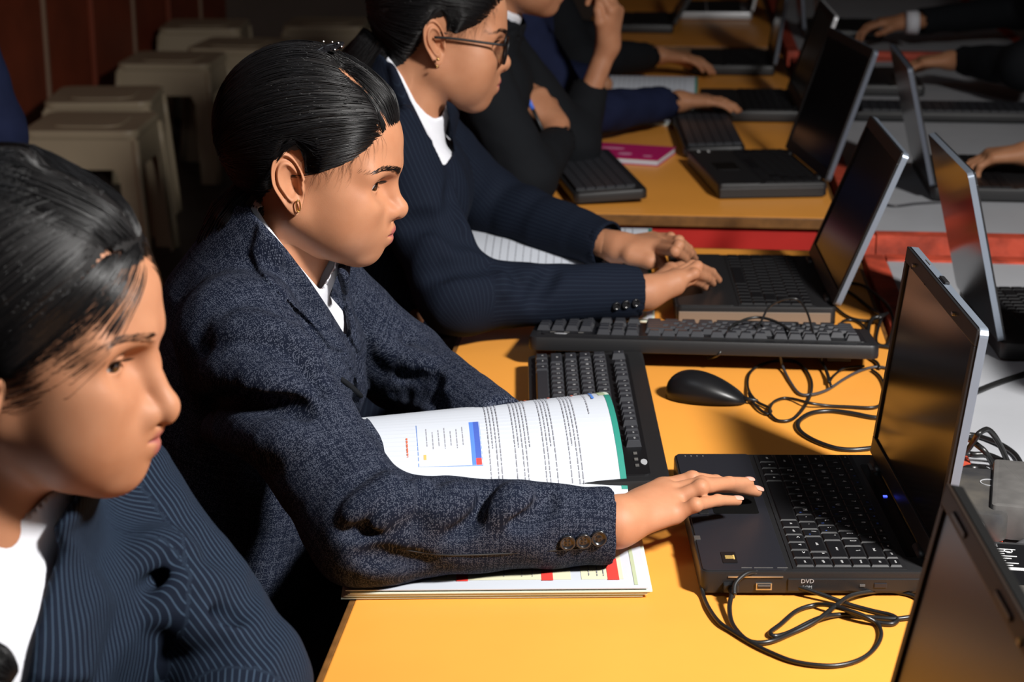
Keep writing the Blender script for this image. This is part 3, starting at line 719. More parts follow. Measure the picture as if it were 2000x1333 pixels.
m_navy = M('navy_uniform_cloth', (.010, .014, .040), .85, spec=.12, var=.2, vscale=20)
m_button = M('black_horn_button', (.012, .012, .014), .22, spec=.6)

# ------------------------------------------------------------------ heads
def head_sdf(prm, neck_end, neck_r):
    kz = np.float32(prm.get('long', 1.0)); nose = prm.get('nose', 1.0); lidc = prm.get('lid', 5.); lidh = prm.get('open', 20.)
    e = np.array((.0715, .0310, .0120), np.float32)
    def fn(p):
        ps = p.copy(); ps[:, 1] = np.abs(ps[:, 1]); s = ps
        if kz != 1: s[:, 2] = np.where(s[:, 2] < 0, s[:, 2]/np.where(s[:, 0] > -.02, kz, 1), s[:, 2])
        d = s_ell(s, (-.006, 0, .046), (.086, .0725, .079))
        d = smin(d, s_ell(s, (.028, 0, .044), (.0685, .060, .058)), .03)
        d = smin(d, s_ell(s, (.036, 0, -.016), (.0575, .0565, .064)), .03)
        d = smin(d, s_cone(s, (.010, .047, -.034), (.072, .014, -.065), .016, .0145), .028)
        d = smin(d, s_sph(s, (.0835, 0, -.0645), .0155), .022)
        d = smin(d, s_ell(s, (.064, .041, -.006), (.024, .020, .019)), .026)
        d = smin(d, s_sph(s, (.057, .034, -.034), .0285), .03)
        d = smin(d, s_ell(s, (.063, .026, -.033), (.0215, .019, .024)), .02)
        d = smin(d, s_ell(s, (.0800, 0, -.038), (.0240, .025, .021)), .020)
        d = smin(d, s_cone(s, (.0865, .010, .0285), (.0735, .046, .0275), .0095, .0085), .018)
        d = smin(d, s_cone(s, neck_end[0], neck_end[1], neck_r[0], neck_r[1]), .016)
        if len(p) > 4 and s[:, 0].max() < .052: return d
        # sockets
        d = smax(d, -s_ell(s, (.0945, .031, .0115), (.0155, .019, .0105)), .016)
        # nose
        nx = .0885+.0205*nose; nd = prm.get('drop', 0.); tr = prm.get('tip', .0095)
        n = s_cone(s, (.0870, 0, .018), (nx-.0022, 0, -.0100-nd), .0070, tr-.0011)
        n = smin(n, s_sph(s, (nx-.0004, 0, -.0128-nd), tr), .008)
        n = smin(n, s_ell(s, (.0985, .0112, -.0160-nd), (.0108, .0066, .0072)), .006)
        n = smin(n, s_cone(s, (nx, 0, -.0178-nd), (.0990, 0, -.0208-nd), .0040, .0045), .006)
        d = smin(d, n, .010)
        d = smax(d, -s_ell(s, (.1035, .0058, -.0232-nd), (.0062, .0028, .0042)), .003)
        if len(p) > 4 and s[:, 2].min() > .045: return d
        # eyelids and opening
        d = smin(d, s_sph(s, e, .0135), .005)
        q = s-e; c, sn = math.cos(math.radians(14)), math.sin(math.radians(14))
        fx = q[:, 0]*c+q[:, 1]*sn; fy = -q[:, 0]*sn+q[:, 1]*c
        a = np.degrees(np.arctan2(fy, np.where(np.abs(fx) < 1e-4, 1e-4, fx))); b = np.degrees(np.arctan2(q[:, 2], np.hypot(fx, fy)+1e-6))
        hh = lidh*np.clip(1-(np.abs(a-10)/60)**1.7, -.5, 1)
        wedge = (np.abs(b-lidc-a*.03)-hh)*.00022
        cut = np.maximum(np.maximum(wedge, s_sph(s, e, .0180)), -.001-fx)
        d = np.maximum(d, -cut)
        # crease of the upper lid
        cr = np.maximum(np.abs(b-(lidc+lidh+13)-a*.03)-2.0, np.abs(a-12)-56)*.00022
        d = smax(d, -np.maximum(cr, np.abs(np.sqrt((q*q).sum(1))-.0135)-.0012), .0015)
        # lips
        up = s_cone(s, (.1035, .0032, -.0368), (.0890, .0225, -.0412), .0058, .0030)
        lo = s_cone(s, (.1020, 0, -.0470), (.0890, .0195, -.0432), .0072, .0032)
        d = smin(d, up, .005); d = smin(d, lo, .006)
        sl = np.minimum(s_cone(s, (.1110, 0, -.0416), (.1015, .012, -.0419), .0012, .0012), s_cone(s, (.1015, .012, -.0419), (.0910, .0250, -.0430), .0013, .0012))
        d = smax(d, -sl, .003)
        return d
    def lipmask(p):
        s = p.copy(); s[:, 1] = np.abs(s[:, 1]); s[:, 2] = np.where(s[:, 2] < 0, s[:, 2]/kz, s[:, 2])
        up = s_cone(s, (.1035, .0032, -.0374), (.0890, .0235, -.0414), .0056, .0026)
        lo = s_cone(s, (.1020, 0, -.0470), (.0890, .0205, -.0432), .0068, .0028)
        return np.clip((.0018-np.minimum(up, lo))/.0012, 0, 1)*(s[:, 0] > .07)
    return fn, lipmask
def ear_mesh(side):
    """outer ear in head space; side -1: right, 1: left"""
    nr, na = 22, 56; v = []; f = []
    for back in (0, 1):
        for i in range(nr+1):
            rho = i/nr
            for j in range(na):
                t = 2*math.pi*j/na                                     # 0 = forwards (+x), 90 = up
                c, s = math.cos(t), math.sin(t)
                Rx = .0165 if c > 0 else .0185; Rz = .031 if s > 0 else .033
                lobe = max(0, -s)**3
                R = 1/math.sqrt((c/(Rx*(1-.28*lobe)))**2+(s/Rz)**2)
                if c > 0: R *= 1-.12*c*(s < .3)
                x, z = rho*R*c, rho*R*s
                x += -.0110*(z/.03)                                      # leans back at the top
                rimw = 1-lobe*1.1; ang = math.degrees(t) % 360
                helix = math.exp(-((rho-.90)/.085)**2)*.0042*max(0, rimw)*(1 if 20 < ang < 265 else max(.15, 1-min(abs(ang-20), abs(ang-265), 360-ang+20)/35))
                anti = math.exp(-((rho-.56-.05*s)/.10)**2)*.0040*(1 if 75 < ang < 270 else max(0, 1-min(abs(ang-75), abs(ang-270))/30))
                xc = x+.0110*(z/.03); conch = -.0115*math.exp(-((xc-.002)/.0068)**2-((z+.003)/.011)**2)
                trag = .0040*math.exp(-((xc-.0115)/.0035)**2-((z+.004)/.006)**2)
                atrag = .0028*math.exp(-((xc-.002)/.004)**2-((z+.0165)/.003)**2)
                lob = .0022*math.exp(-((z+.026)/.008)**2-((xc)/.009)**2)
                scapha = -.0016*math.exp(-((rho-.74)/.07)**2)*(1 if 30 < ang < 250 else 0)
                y = helix+anti+conch+trag+atrag+lob+scapha
                edge = max(0, (rho-.93)/.07); y -= .0022*edge**2
                if back: y = min(y, .0)*.8-.0036+.0012*edge
                flare = .40*max(0, (.013-xc))                             # stands off the head towards the back
                v.append((x, y+flare, z))
    n1 = (nr+1)*na
    for b in (0, 1):
        for i in range(nr):
            for j in range(na):
                q = (b*n1+i*na+j, b*n1+i*na+(j+1) % na, b*n1+(i+1)*na+(j+1) % na, b*n1+(i+1)*na+j); f.append(q if b else q[::-1])
    for j in range(na): q = (nr*na+j, nr*na+(j+1) % na, n1+nr*na+(j+1) % na, n1+nr*na+j); f.append(q)
    V = np.array(v); V[:, 0] -= .0015; V[:, 2] += .004
    V[:, 1] = (V[:, 1]+.0680)*side
    F_ = np.array(f)
    if side < 0: F_ = F_[:, ::-1]
    # orientation: outer face should look outwards
    return V, F_
HL = {'az': [0, 12, 22, 31, 40, 48, 56, 64, 70, 76, 84, 96, 104, 112, 125, 145, 180], 'el': [29, 28, 26, 22, 14, 7, 1, -4, -9, 0, 8, 2, -26, -42, -52, -56, -58]}
HC = np.array((-.004, 0, .030))
def dir_of(az, el):
    a, e = np.radians(az), np.radians(el); return np.stack([np.cos(e)*np.cos(a), np.cos(e)*np.sin(a), np.sin(e)], -1)
def azel(d): return np.degrees(np.arctan2(d[..., 1], d[..., 0])), np.degrees(np.arcsin(np.clip(d[..., 2], -1, 1)))
def hairline(az, hl): return np.interp(np.abs(az), hl['az'], hl['el'])
def build_head(person, mtx, prm, neck_world, neck_r, h=.0014, hair=None, skin=None):
    """returns head vertices/faces in world space (skin), builds eyes, brows and hair as children"""
    skin = skin or m_skin
    inv = np.array(mtx.inverted()); Rm = np.array(mtx)
    def to_w(V): return V@Rm[:3, :3].T+Rm[:3, 3]
    ne = [np.array(q)@inv[:3, :3].T+inv[:3, 3] for q in neck_world]
    fn, lm = head_sdf(prm, ne, neck_r)
    zlo = min(-.115, ne[1][2]-.01)
    lo = (min(-.115, ne[1][0]-.06), -.085, zlo); hi = (.135, .085, .140)
    V, Fq = sdf_mesh(fn, lo, hi, h)
    lip = lm(V.astype(np.float32))
    bv = bvh_of(V, Fq)
    parts_v = [V]; parts_f = [Fq]; parts_l = [lip]; off = len(V)
    for sd in (-1, 1):
        ev, ef = ear_mesh(sd)
        parts_v.append(ev); parts_f.append(ef+off); parts_l.append(np.zeros(len(ev))); off += len(ev)
    HV = np.concatenate(parts_v); HF = np.concatenate(parts_f); HLp = np.concatenate(parts_l)
    if prm.get('plain'):
        if hair is not None: hair_of(person, bv, to_w, hair)
        return to_w(HV), HF, HLp
    # eyes
    for sd in (-1, 1):
        c = np.array((.0715, .0310*sd, .0120)); n, k = 24, 32; mb = MB()
        g = prm.get('gaze', (-16, 0)); R = Euler((0, math.radians(-g[0]), math.radians(g[1]))).to_matrix()
        prof = [(.0122*math.sin(t), .0122*math.cos(t)) for t in np.linspace(.0001, 3.14, n)]
        Mx = R @ Euler((0, math.pi/2, 0)).to_matrix()
        mb.lathe(prof, k, tuple(c), Mx); v = to_w(np.array([tuple(q) for q in mb.v]))
        o = place('eyeball', v, mb.f, m_eyew, person, True); o.data.materials.append(m_iris)
        for pl in o.data.polygons:
            ring = (pl.index % (n-1))
            if ring < 5: pl.material_index = 1
    # brows and lashes
    cur = []; rad = []
    for sd in (-1, 1):
        for i in range(prm.get('brow', 230)):
            t = RNG.random(); t = t**1.25; w = (RNG.random()-.5)*(.0085*(1-.62*t))
            yy = .010+.049*t; zz = .0300+.0065*math.sin(min(1, t*1.25)*math.pi*.62)-.004*max(0, t-.7)/.3+w
            o0 = Vector((.14, sd*yy, zz)); hit = bv.ray_cast(o0, Vector((-1, 0, 0)))
            if hit[0] is None: continue
            p0 = np.array(hit[0])+np.array(hit[1])*.0004; dr = np.array((-.35, sd*.9, .28-.75*t-.8*w/.004*.3))
            dr /= np.linalg.norm(dr); L = .0055+.003*RNG.random()
            pts = []
            for k in range(4):
                qq = p0+dr*L*k/3; hh = bv.find_nearest(Vector(qq)); pts.append(np.array(hh[0])+np.array(hh[1])*(.0005+.0004*k/3))
            cur.append(pts); rad.append([.00016, .00018, .00014, .00005])
    half = [i for i, q in enumerate(cur) if q[0][1] < 0]; oth = [i for i, q in enumerate(cur) if q[0][1] >= 0]
    for ix in (half, oth):
        if ix: v, f = strips(np.array([cur[i] for i in ix]), np.array([rad[i] for i in ix])); tag(obj('eyebrow', np_mesh('eyebrow', to_w(v), f, [m_hair]), person), kind='stuff')
    cur = []; rad = []
    e = np.array((.0715, .0310, .0120)); lidc = prm.get('lid', 5.); lidh = prm.get('open', 20.)
    for sd in (-1, 1):
        for i in range(130):
            a = -42+106*(i+RNG.random()*.6)/130; hh = lidh*max(0, 1-(abs(a-10)/60)**1.7); b = lidc+a*.03+hh
            ar, br = math.radians(a), math.radians(b); c, sn = math.cos(math.radians(14)), math.sin(math.radians(14))
            fx, fy, fz = math.cos(br)*math.cos(ar), math.cos(br)*math.sin(ar), math.sin(br)
            dloc = np.array((fx*c-fy*sn, fx*sn+fy*c, fz)); p0 = e+dloc*.0137
            L = .0075*(.7+.4*RNG.random()); dd = dloc+np.array((.25, a/140, -.10)); dd /= np.linalg.norm(dd)
            pts = [p0+dd*L*t+np.array((0, 0, .0022))*t*t for t in (0, .35, .7, 1)]
            pts = np.array(pts); pts[:, 1] *= sd; cur.append(pts); rad.append([.00040, .00030, .00018, .00005])
    for ix in (cur[:130], cur[130:]): v, f = strips(np.array(ix), np.array(rad[:130])); tag(obj('eyelashes', np_mesh('eyelashes', to_w(v), f, [m_hair]), person), kind='stuff')
    # hair
    if hair is not None: hair_of(person, bv, to_w, hair)
    return to_w(HV), HF, HLp
def cast_r(bv, D):
    r = np.zeros(len(D)); c = Vector(HC)
    for i, d in enumerate(D):
        hit = bv.ray_cast(c+Vector(d)*.30, -Vector(d)); r[i] = (np.array(hit[0])-HC)@d if hit[0] is not None else .09
    return r
def hair_of(person, bv, to_w, hp):
    hl = hp.get('hl', HL); thick = hp['thick']                           # thick(az, el) in metres
    part = hp.get('part')                                                # polyline of directions left bare
    def part_dist(D):
        if part is None: return np.full(len(D), 9.)
        P_ = np.array(part); best = np.full(len(D), 9.)
        for a, b in zip(P_[:-1], P_[1:]):
            ba = b-a; t = np.clip((D-a)@ba/(ba@ba), 0, 1); best = np.minimum(best, np.linalg.norm(D-a-t[:, None]*ba, axis=1))
        return best
    # cap
    na, ne = 120, 76; az = np.linspace(-180, 180, na, endpoint=False); el = np.linspace(-60, 90, ne)
    A, E_ = np.meshgrid(az, el, indexing='ij'); D = dir_of(A.ravel(), E_.ravel()); r = cast_r(bv, D)
    mk = (E_.ravel()-hairline(A.ravel(), hl)); pd = part_dist(D)
    ramp = np.clip(mk/hp.get('ramp', 16.), 0, 1)**.7*np.clip((pd-.028)/.11, 0, 1)**.6
    rr = r-.0015+(thick(A.ravel(), E_.ravel())+.0015)*ramp
    V = HC+D*rr[:, None]; ok = (mk > -1.0+hp.get('bare', 8.)*(np.abs(A.ravel()) < 52)*np.clip((np.abs(A.ravel())-6)/18, 0, 1)).reshape(na, ne) & (pd > .030).reshape(na, ne)
    F_ = []
    for i in range(na):
        i2 = (i+1) % na
        for j in range(ne-1):
            if ok[i, j] and ok[i2, j] and ok[i, j+1] and ok[i2, j+1]: F_.append((i*ne+j, i2*ne+j, i2*ne+j+1, i*ne+j+1))
    obj('hair_cap', np_mesh('hair_cap', to_w(V), np.array(F_), [m_haircap]), person)
    if not hp.get('n', 1): return
    # strands over the cap
    n = hp.get('n', 6500); K = 13; cur = []; rad = []
    tab_az = az; Rt = rr.reshape(na, ne); R0 = r.reshape(na, ne)
    def lut(T_, D):
        a, e = azel(D); x = ((a+180)/360*na) % na; y = np.clip((e+60)/150*(ne-1), 0, ne-1.001)
        i = np.floor(x).astype(int) % na; j = np.floor(y).astype(int); fx = x-np.floor(x); fy = y-j; i2 = (i+1) % na
        return (T_[i, j]*(1-fx)+T_[i2, j]*fx)*(1-fy)+(T_[i, j+1]*(1-fx)+T_[i2, j+1]*fx)*fy
    a0 = RNG.uniform(-180, 180, n*4); e0 = np.degrees(np.arcsin(RNG.uniform(-.8, 1, n*4)))
    edge = RNG.random(n*4) < hp.get('edge', .42)
    ae = RNG.uniform(-110, 110, n*4); a0 = np.where(edge, ae, a0); e0 = np.where(edge, hairline(ae, hl)+RNG.uniform(-2.5, 9, n*4), e0)
    good = (e0 > hairline(a0, hl)-2.6) & (part_dist(dir_of(a0, e0)) > .050); a0, e0 = a0[good][:n], e0[good][:n]; n = len(a0)
    D0 = dir_of(a0, e0); tgt = hp['flow'](a0, e0, D0)                    # direction each strand is combed towards
    L = hp.get('len', .55)*RNG.uniform(.6, 1.2, n)
    ts = np.linspace(0, 1, K); pts = np.zeros((n, K, 3)); radv = np.zeros((n, K))
    wob = RNG.normal(0, 1, (n, 3)); lift = RNG.uniform(.0002, .0030, n)
    for k, t in enumerate(ts):
        s = (L*t)[:, None]; d = D0*(1-s)+tgt*s; d = d/np.linalg.norm(d, axis=1, keepdims=True)
        d = d+wob*.010*math.sin(t*3)*1.0; d /= np.linalg.norm(d, axis=1, keepdims=True)
        aa, ee = azel(d); lift_e = hp.get('over_ear', 15.)*np.exp(-((np.abs(aa)-90)/15.)**4)-60*(1-np.exp(-((np.abs(aa)-90)/15.)**4)); d = dir_of(aa, np.where(e0 > -8, np.maximum(ee, lift_e), ee))
        pts[:, k] = HC+d*(lut(Rt, d)+lift*(.3+t if t < .7 else 1.0)-(.0025 if t == 1 else 0))[:, None]
        if k == 0: pts[:, k] = HC+d*(lut(R0, d)+.0003+(lut(Rt, d)-lut(R0, d))*.55)[:, None]
        radv[:, k] = .00030*(1-.7*t**3)
    v, f = strips(pts, radv); tag(obj('hair_strands', np_mesh('hair_strands', to_w(v), f, [m_hair]), person), kind='stuff')
    # flyaway wisps at the temples and nape
    m = hp.get('wisps', 150); pts = np.zeros((m, 8, 3)); a0 = RNG.choice([-1, 1], m)*RNG.uniform(28, 80, m); e0 = hairline(a0, hl)+RNG.uniform(-2, 3, m)
    D0 = dir_of(a0, e0); dn = dir_of(a0*1.03, e0-RNG.uniform(4, 20, m)); bend = RNG.normal(0, 3, m)
    for k, t in enumerate(np.linspace(0, 1, 8)):
        d = D0*(1-t)+dn*t; d /= np.linalg.norm(d, axis=1, keepdims=True); aa, ee = azel(d); d = dir_of(aa+bend*math.sin(t*2.5), ee)
        pts[:, k] = HC+d*(lut(R0, d)+.0006+.0012*t)[:, None]
    v, f = strips(pts, np.tile(.00012*(1-.8*np.linspace(0, 1, 8)), (m, 1))); tag(obj('hair_wisps', np_mesh('hair_wisps', to_w(v), f, [m_hair]), person), kind='stuff')
def head_matrix(origin, yaw, pitch, roll=0):
    """yaw: degrees turned away from the camera (+Y); pitch: chin down; roll: top of the head towards the camera"""
    return Matrix.Translation(Vector(origin)) @ Matrix.Rotation(math.radians(yaw), 4, 'Z') @ Matrix.Rotation(math.radians(pitch), 4, 'Y') @ Matrix.Rotation(math.radians(roll), 4, 'X')
# ------------------------------------------------------------------ hands and clothed bodies
def arr(*q): return [np.array(v, float) for v in q]
def hand_fn(wrist, fingers, thumb, arm_from, wr=.021, scale=1.0, ar=.027):
    """fingers: lists of MCP, PIP, DIP, tip (index to little); thumb: base, MCP, IP, tip"""
    R = [(.0096, .0080, .0071, .0060), (.0098, .0081, .0072, .0061), (.0094, .0078, .0069, .0058), (.0086, .0070, .0062, .0053)]
    wrist = np.array(wrist); segs = []
    def fn(p):
        d = s_cone(p, arm_from, wrist, ar*scale, wr*scale)
        palm = None
        for i, fg in enumerate(fingers):
            w2 = wrist+(np.array(fg[0])-np.mean([f[0] for f in fingers], 0))*.45
            q = s_cone(p, w2, fg[0], .0140*scale, .0100*scale); palm = q if palm is None else smin(palm, q, .014)
        for a, b in zip(fingers[:-1], fingers[1:]):
            c0 = (np.array(a[0])+np.array(b[0]))/2; palm = smin(palm, s_cone(p, wrist, c0, .015*scale, .0088*scale), .012)
        q = s_cone(p, thumb[0], thumb[1], .0150*scale, .0115*scale); palm = smin(palm, q, .016)
        d = smin(d, palm, .018)
        fd = None
        for i, fg in enumerate(fingers):
            r = [v*scale for v in R[i]]; f1 = None
            for k in range(3):
                q = s_cone(p, fg[k], fg[k+1], r[k], r[k+1]); f1 = q if f1 is None else smin(f1, q, .003)
            f1 = smin(f1, s_sph(p, fg[1], r[1]*1.0), .004)
            d = smin(d, f1, .0045)
        t = smin(s_cone(p, thumb[1], thumb[2], .0108*scale, .0098*scale), s_cone(p, thumb[2], thumb[3], .0096*scale, .0074*scale), .003)
        return smin(d, t, .007)
    pts = np.array([wrist]+[q for f in fingers for q in f]+list(thumb)+[np.array(arm_from)])
    return fn, pts.min(0)-.03, pts.max(0)+.03
def trace(fn, px, py):
    """where the line of sight through a photo point meets a modelled surface"""
    d = ray(px, py); d = d/np.linalg.norm(d); t = .3
    for _ in range(160):
        v = float(fn((CAM+d*t)[None].astype(np.float32))[0])
        if v < .0004: break
        t += max(v*.7, .0005)
        if t > 9: return None
    return CAM+d*t
def poly2(p, poly):
    """signed distance to a flat polygon"""
    n = len(poly); d = np.full(len(p), 1e9); s = np.ones(len(p))
    for i in range(n):
        a = np.array(poly[i]); b = np.array(poly[i-1]); e = b-a; w = p-a
        t = np.clip((w@e)/(e@e), 0, 1); q = w-t[:, None]*e; d = np.minimum(d, np.einsum('ij,ij->i', q, q))
        c1 = p[:, 1] >= a[1]; c2 = p[:, 1] < b[1]; c3 = e[0]*w[:, 1] > e[1]*w[:, 0]
        s = np.where((c1 & c2 & c3) | (~c1 & ~c2 & ~c3), -s, s)
    return s*np.sqrt(d)
class Plane:
    """a tilted plane on which garment outlines are drawn"""
    def __init__(s, o, n): s.o = np.array(o, float); n = np.array(n, float); s.n = n/np.linalg.norm(n); s.u = np.cross((0, 0, 1), s.n); s.u /= np.linalg.norm(s.u); s.v = np.cross(s.n, s.u)
    def px(s, pts):
        out = []
        for (x, y) in pts: d = ray(x, y); w = CAM+d*((s.o-CAM)@s.n)/(d@s.n)-s.o; out.append((w@s.u, w@s.v))
        return out
    def flat(s, p): w = p-s.o; return np.stack([w@s.u, w@s.v], 1), w@s.n
def prism_fn(pl, pts, depth=.12, far_depth=None):
    fd = depth if far_depth is None else far_depth
    poly = pl.px(pts)
    pa = np.array(poly); c0 = pa.mean(0); R0 = np.linalg.norm(pa-c0, axis=1).max()
    def fn(p):
        q, h = pl.flat(p); hh = np.maximum(h-depth, -h-fd); far = np.maximum(np.linalg.norm(q-c0, axis=1)-R0, hh)
        m = far < .034
        if m.any(): far[m] = np.maximum(poly2(q[m], poly), hh[m])
        return far
    return fn
def strokes(base, items):
    """creases and ridges drawn over the base surface; item: (points, radius, blend, sign)"""
    out = []
    for pts, r, k, sg in items:
        w = [trace(base, *q) for q in pts]; w = [q for q in w if q is not None]
        keep = [w[0]] if w else []
        for q in w[1:]:
            if np.linalg.norm(q-keep[-1]) < .11: keep.append(q)
        w = catmull(keep, 2) if len(keep) > 2 else keep
        for i in range(len(w)-1):
            ta, tb = i/(len(w)-1), (i+1)/(len(w)-1); fa, fb = math.sin(math.pi*(.08+.84*ta))**.6, math.sin(math.pi*(.08+.84*tb))**.6
            out.append((w[i], w[i+1], r*fa, r*fb, k, sg))
    lo = [np.minimum(a, b)-.03 for a, b, *_ in out]; hi = [np.maximum(a, b)+.03 for a, b, *_ in out]
    def apply(p, d):
        pl_, ph_ = p.min(0), p.max(0)
        for (a, b, ra, rb, k, sg), l, h in zip(out, lo, hi):
            if (pl_ > h).any() or (ph_ < l).any(): continue
            m = ((p > l) & (p < h)).all(1)
            if not m.any(): continue
            c = s_cone(p[m], a, b, ra, rb); d[m] = smax(d[m], -c, k) if sg < 0 else smin(d[m], c, k)
        return d
    return apply
def cloth_coords(V, bones, true_r=True):
    best = np.full(len(V), 9.); out = np.zeros((len(V), 3))
    for (a, b, r) in bones:
        a = np.array(a, float); b = np.array(b, float); ax = b-a; L = np.linalg.norm(ax); ax /= L
        t = (V-a)@ax; tc = np.clip(t, 0, L); q = V-a-tc[:, None]*ax; d = np.linalg.norm(q, axis=1)-r
        ref = np.cross(ax, (0, 1, 0.2)); ref /= np.linalg.norm(ref); r2 = np.cross(ax, ref); w = V-a-t[:, None]*ax
        ang = np.arctan2(w@r2, w@ref); m = d < best; best[m] = d[m]
        out[m, 0] = (ang*(np.maximum(np.linalg.norm(w, axis=1), .6*r) if true_r else r))[m]; out[m, 1] = t[m]
    return out
def relax(V, Fq, it, w=.55):
    e = np.concatenate([Fq[:, [0, 1]], Fq[:, [1, 2]], Fq[:, [2, 3]], Fq[:, [3, 0]]]); n = len(V); deg = np.bincount(e[:, 0], minlength=n)+np.bincount(e[:, 1], minlength=n)+1e-9
    for _ in range(it):
        a = np.stack([np.bincount(e[:, 0], V[e[:, 1], k], n)+np.bincount(e[:, 1], V[e[:, 0], k], n) for k in range(3)], 1)/deg[:, None]; V = V*(1-w)+a*w
    return V
def garment(name, person, fn, lo, hi, h, mat, bones=None, noise=0.0):
    V, Fq = sdf_mesh(fn, lo, hi, h); V = relax(V, Fq, 3)
    m = np_mesh(name, V, Fq, [mat])
    if bones is not None: attr(m, 'cloth', cloth_coords(V, bones, mat is m_wool2), 'FLOAT_VECTOR')
    return obj(name, m, person)
def wrinkle(p, amp, sc, seed):
    r = np.random.default_rng(seed); w = np.zeros(len(p), np.float32)
    for i in range(5):
        k = r.normal(0, 1, 3)*sc*(1+.5*i); ph = r.uniform(0, 6.3); w += np.sin(p@k.astype(np.float32)+ph+1.3*np.sin(p@(k[[1, 2, 0]]*.7).astype(np.float32)))/(1+.6*i)
    return w*amp
def body_skin(person, pieces, skin):
    """head, hands and neck as one body mesh"""
    vs, fs, ls, o = [], [], [], 0
    for V, F_, L in pieces: vs.append(V); fs.append(F_+o); ls.append(L if L is not None else np.zeros(len(V))); o += len(V)
    m = np_mesh('body', np.concatenate(vs), np.concatenate(fs), [skin]); attr(m, 'lip', np.concatenate(ls)); return obj('body', m, person)
def hand_mesh(fn, lo, hi, h=.0016): V, Fq = sdf_mesh(fn, lo, hi, h); return V, Fq, None
def nails(person, fingers, up=(0, 0, 1), scale=1.0):
    for fg, r in fingers:
        a, b = np.array(fg[2], float), np.array(fg[3], float); f = b-a; f /= np.linalg.norm(f); u = np.array(up, float); u -= f*(u@f); u /= np.linalg.norm(u); s = np.cross(f, u)
        c = b+f*.0006; v = []; fc = []
        for i in range(7):
            for j in range(7):
                x = (i/6-.5)*2; y = (j/6-.5)*2; rad = r*1.06
                ang = y*.95*math.sqrt(max(.05, 1-.35*abs(x)**4)); xx = x*.0055*scale*math.sqrt(1-.30*y*y)
                v.append(c+f*(xx-.0008)+rad*(u*math.cos(ang)+s*math.sin(ang))+u*(.00025-.0006*x*x))
        for i in range(6):
            for j in range(6): fc.append((i*7+j, i*7+j+1, i*7+8+j, i*7+7+j))
        place('fingernail', v, fc, m_nail, person, True)
def ponytail(person, pts, r, n=500, name='ponytail', seed=3):
    """a hank of hair: core with strands round it"""
    g = np.random.default_rng(seed); c = catmull(pts, 6); K = len(c); rr = np.interp(np.linspace(0, 1, K), np.linspace(0, 1, len(r)), r)
    v, f = tube_vf(c, rr*.93, 14); a = place(name, v, f, m_haircap, person, True)
    t = np.gradient(c, axis=0); t /= np.linalg.norm(t, axis=1)[:, None]; A = np.cross(t, (.2, .9, .3)); A /= np.linalg.norm(A, axis=1)[:, None]; B = np.cross(t, A)
    ang = g.uniform(0, 6.28, n); tw = g.normal(0, .35, n); off = g.uniform(.94, 1.07, n); cur = np.zeros((n, K, 3))
    for k in range(K):
        w = ang+tw*k/K; cur[:, k] = c[k]+(rr[k]*off*(1+.04*np.sin(ang*5+k*.7)))[:, None]*(np.cos(w)[:, None]*A[k]+np.sin(w)[:, None]*B[k])
    V, F_ = strips(cur, np.full((n, K), .00035)); tag(obj(name+'_strands', np_mesh(name, V, F_, [m_hair]), person), kind='stuff')
def button(person, c, n, r=.0075, up=(0, 0, 1)):
    Mx = Vector(n).to_track_quat('Z', 'Y').to_matrix()
    b = MB().lathe([(0.0001, .0022), (r*.35, .0020), (r*.62, .0016), (r*.72, .0030), (r*.9, .0036), (r, .0026), (r, .0004), (0.0001, 0)], 26, tuple(c), Mx).build('cuff_button', m_button, person, True)
    for dx in (-1, 1):
        for dy in (-1, 1):
            MB().lathe([(.0001, .0026), (.0008, .0026), (.0008, .0015)], 8, tuple(np.array(c)+np.array(Mx @ Vector((dx*.0016, dy*.0016, 0)))), Mx).build('thread_hole', m_haircap, b)

def settle(g):
    """children were modelled in world coordinates: take the thing's own origin out"""
    l = g.location.copy()
    for c in g.children: c.matrix_parent_inverse = Matrix.Translation(-l)
def flow_back(el=-20., az=172.):
    def f(a, e, D): return dir_of(np.sign(a+1e-6)*az, np.full(len(a), el))
    return f
class SightPlane(Plane):
    """plane facing the lens at one photo point"""
    def __init__(s, x, y, Y): d = ray(x, y); Plane.__init__(s, Q(x, y, Y), -d/np.linalg.norm(d))
def loc_hand(wrist, fwd, up, side, curl=0.0, spread=.018, L=1.0, right=True):
    """a relaxed hand: forward, up and thumb-side directions; curl 0 flat .. 1 fist"""
    w = np.array(wrist, float); f = np.array(fwd, float); f /= np.linalg.norm(f); u = np.array(up, float); u -= f*(u@f); u /= np.linalg.norm(u)
    s = np.array(side, float); s -= f*(s@f)+u*(s@u); s /= np.linalg.norm(s); F4 = []
    for i in range(4):
        lat = (1.5-i)*spread; m = w+f*(.078-.004*abs(i-1))*L+s*lat*L+u*.004; pts = [m]; a = math.radians(12+curl*62); q = m; seg = [(.040, .024, .019), (.044, .027, .020), (.040, .025, .019), (.031, .019, .017)][i]
        ang = -math.radians(6)
        for k in range(3):
            ang += a*(1 if k else .7); q = q+(f*math.cos(ang)-u*math.sin(ang)+s*(.06*(1.5-i)*(1-curl)))*seg[k]*L; pts.append(q)
        F4.append(pts)
    t0 = w+f*.018*L+s*.020*L-u*.006; t1 = w+f*.050*L+s*.040*L-u*.010; t2 = t1+(f*.8+s*(.45-.6*curl)-u*.3)*.028*L; t3 = t2+(f*.9-s*(.1+.5*curl)-u*.25)*.022*L
    return F4, [t0, t1, t2, t3]
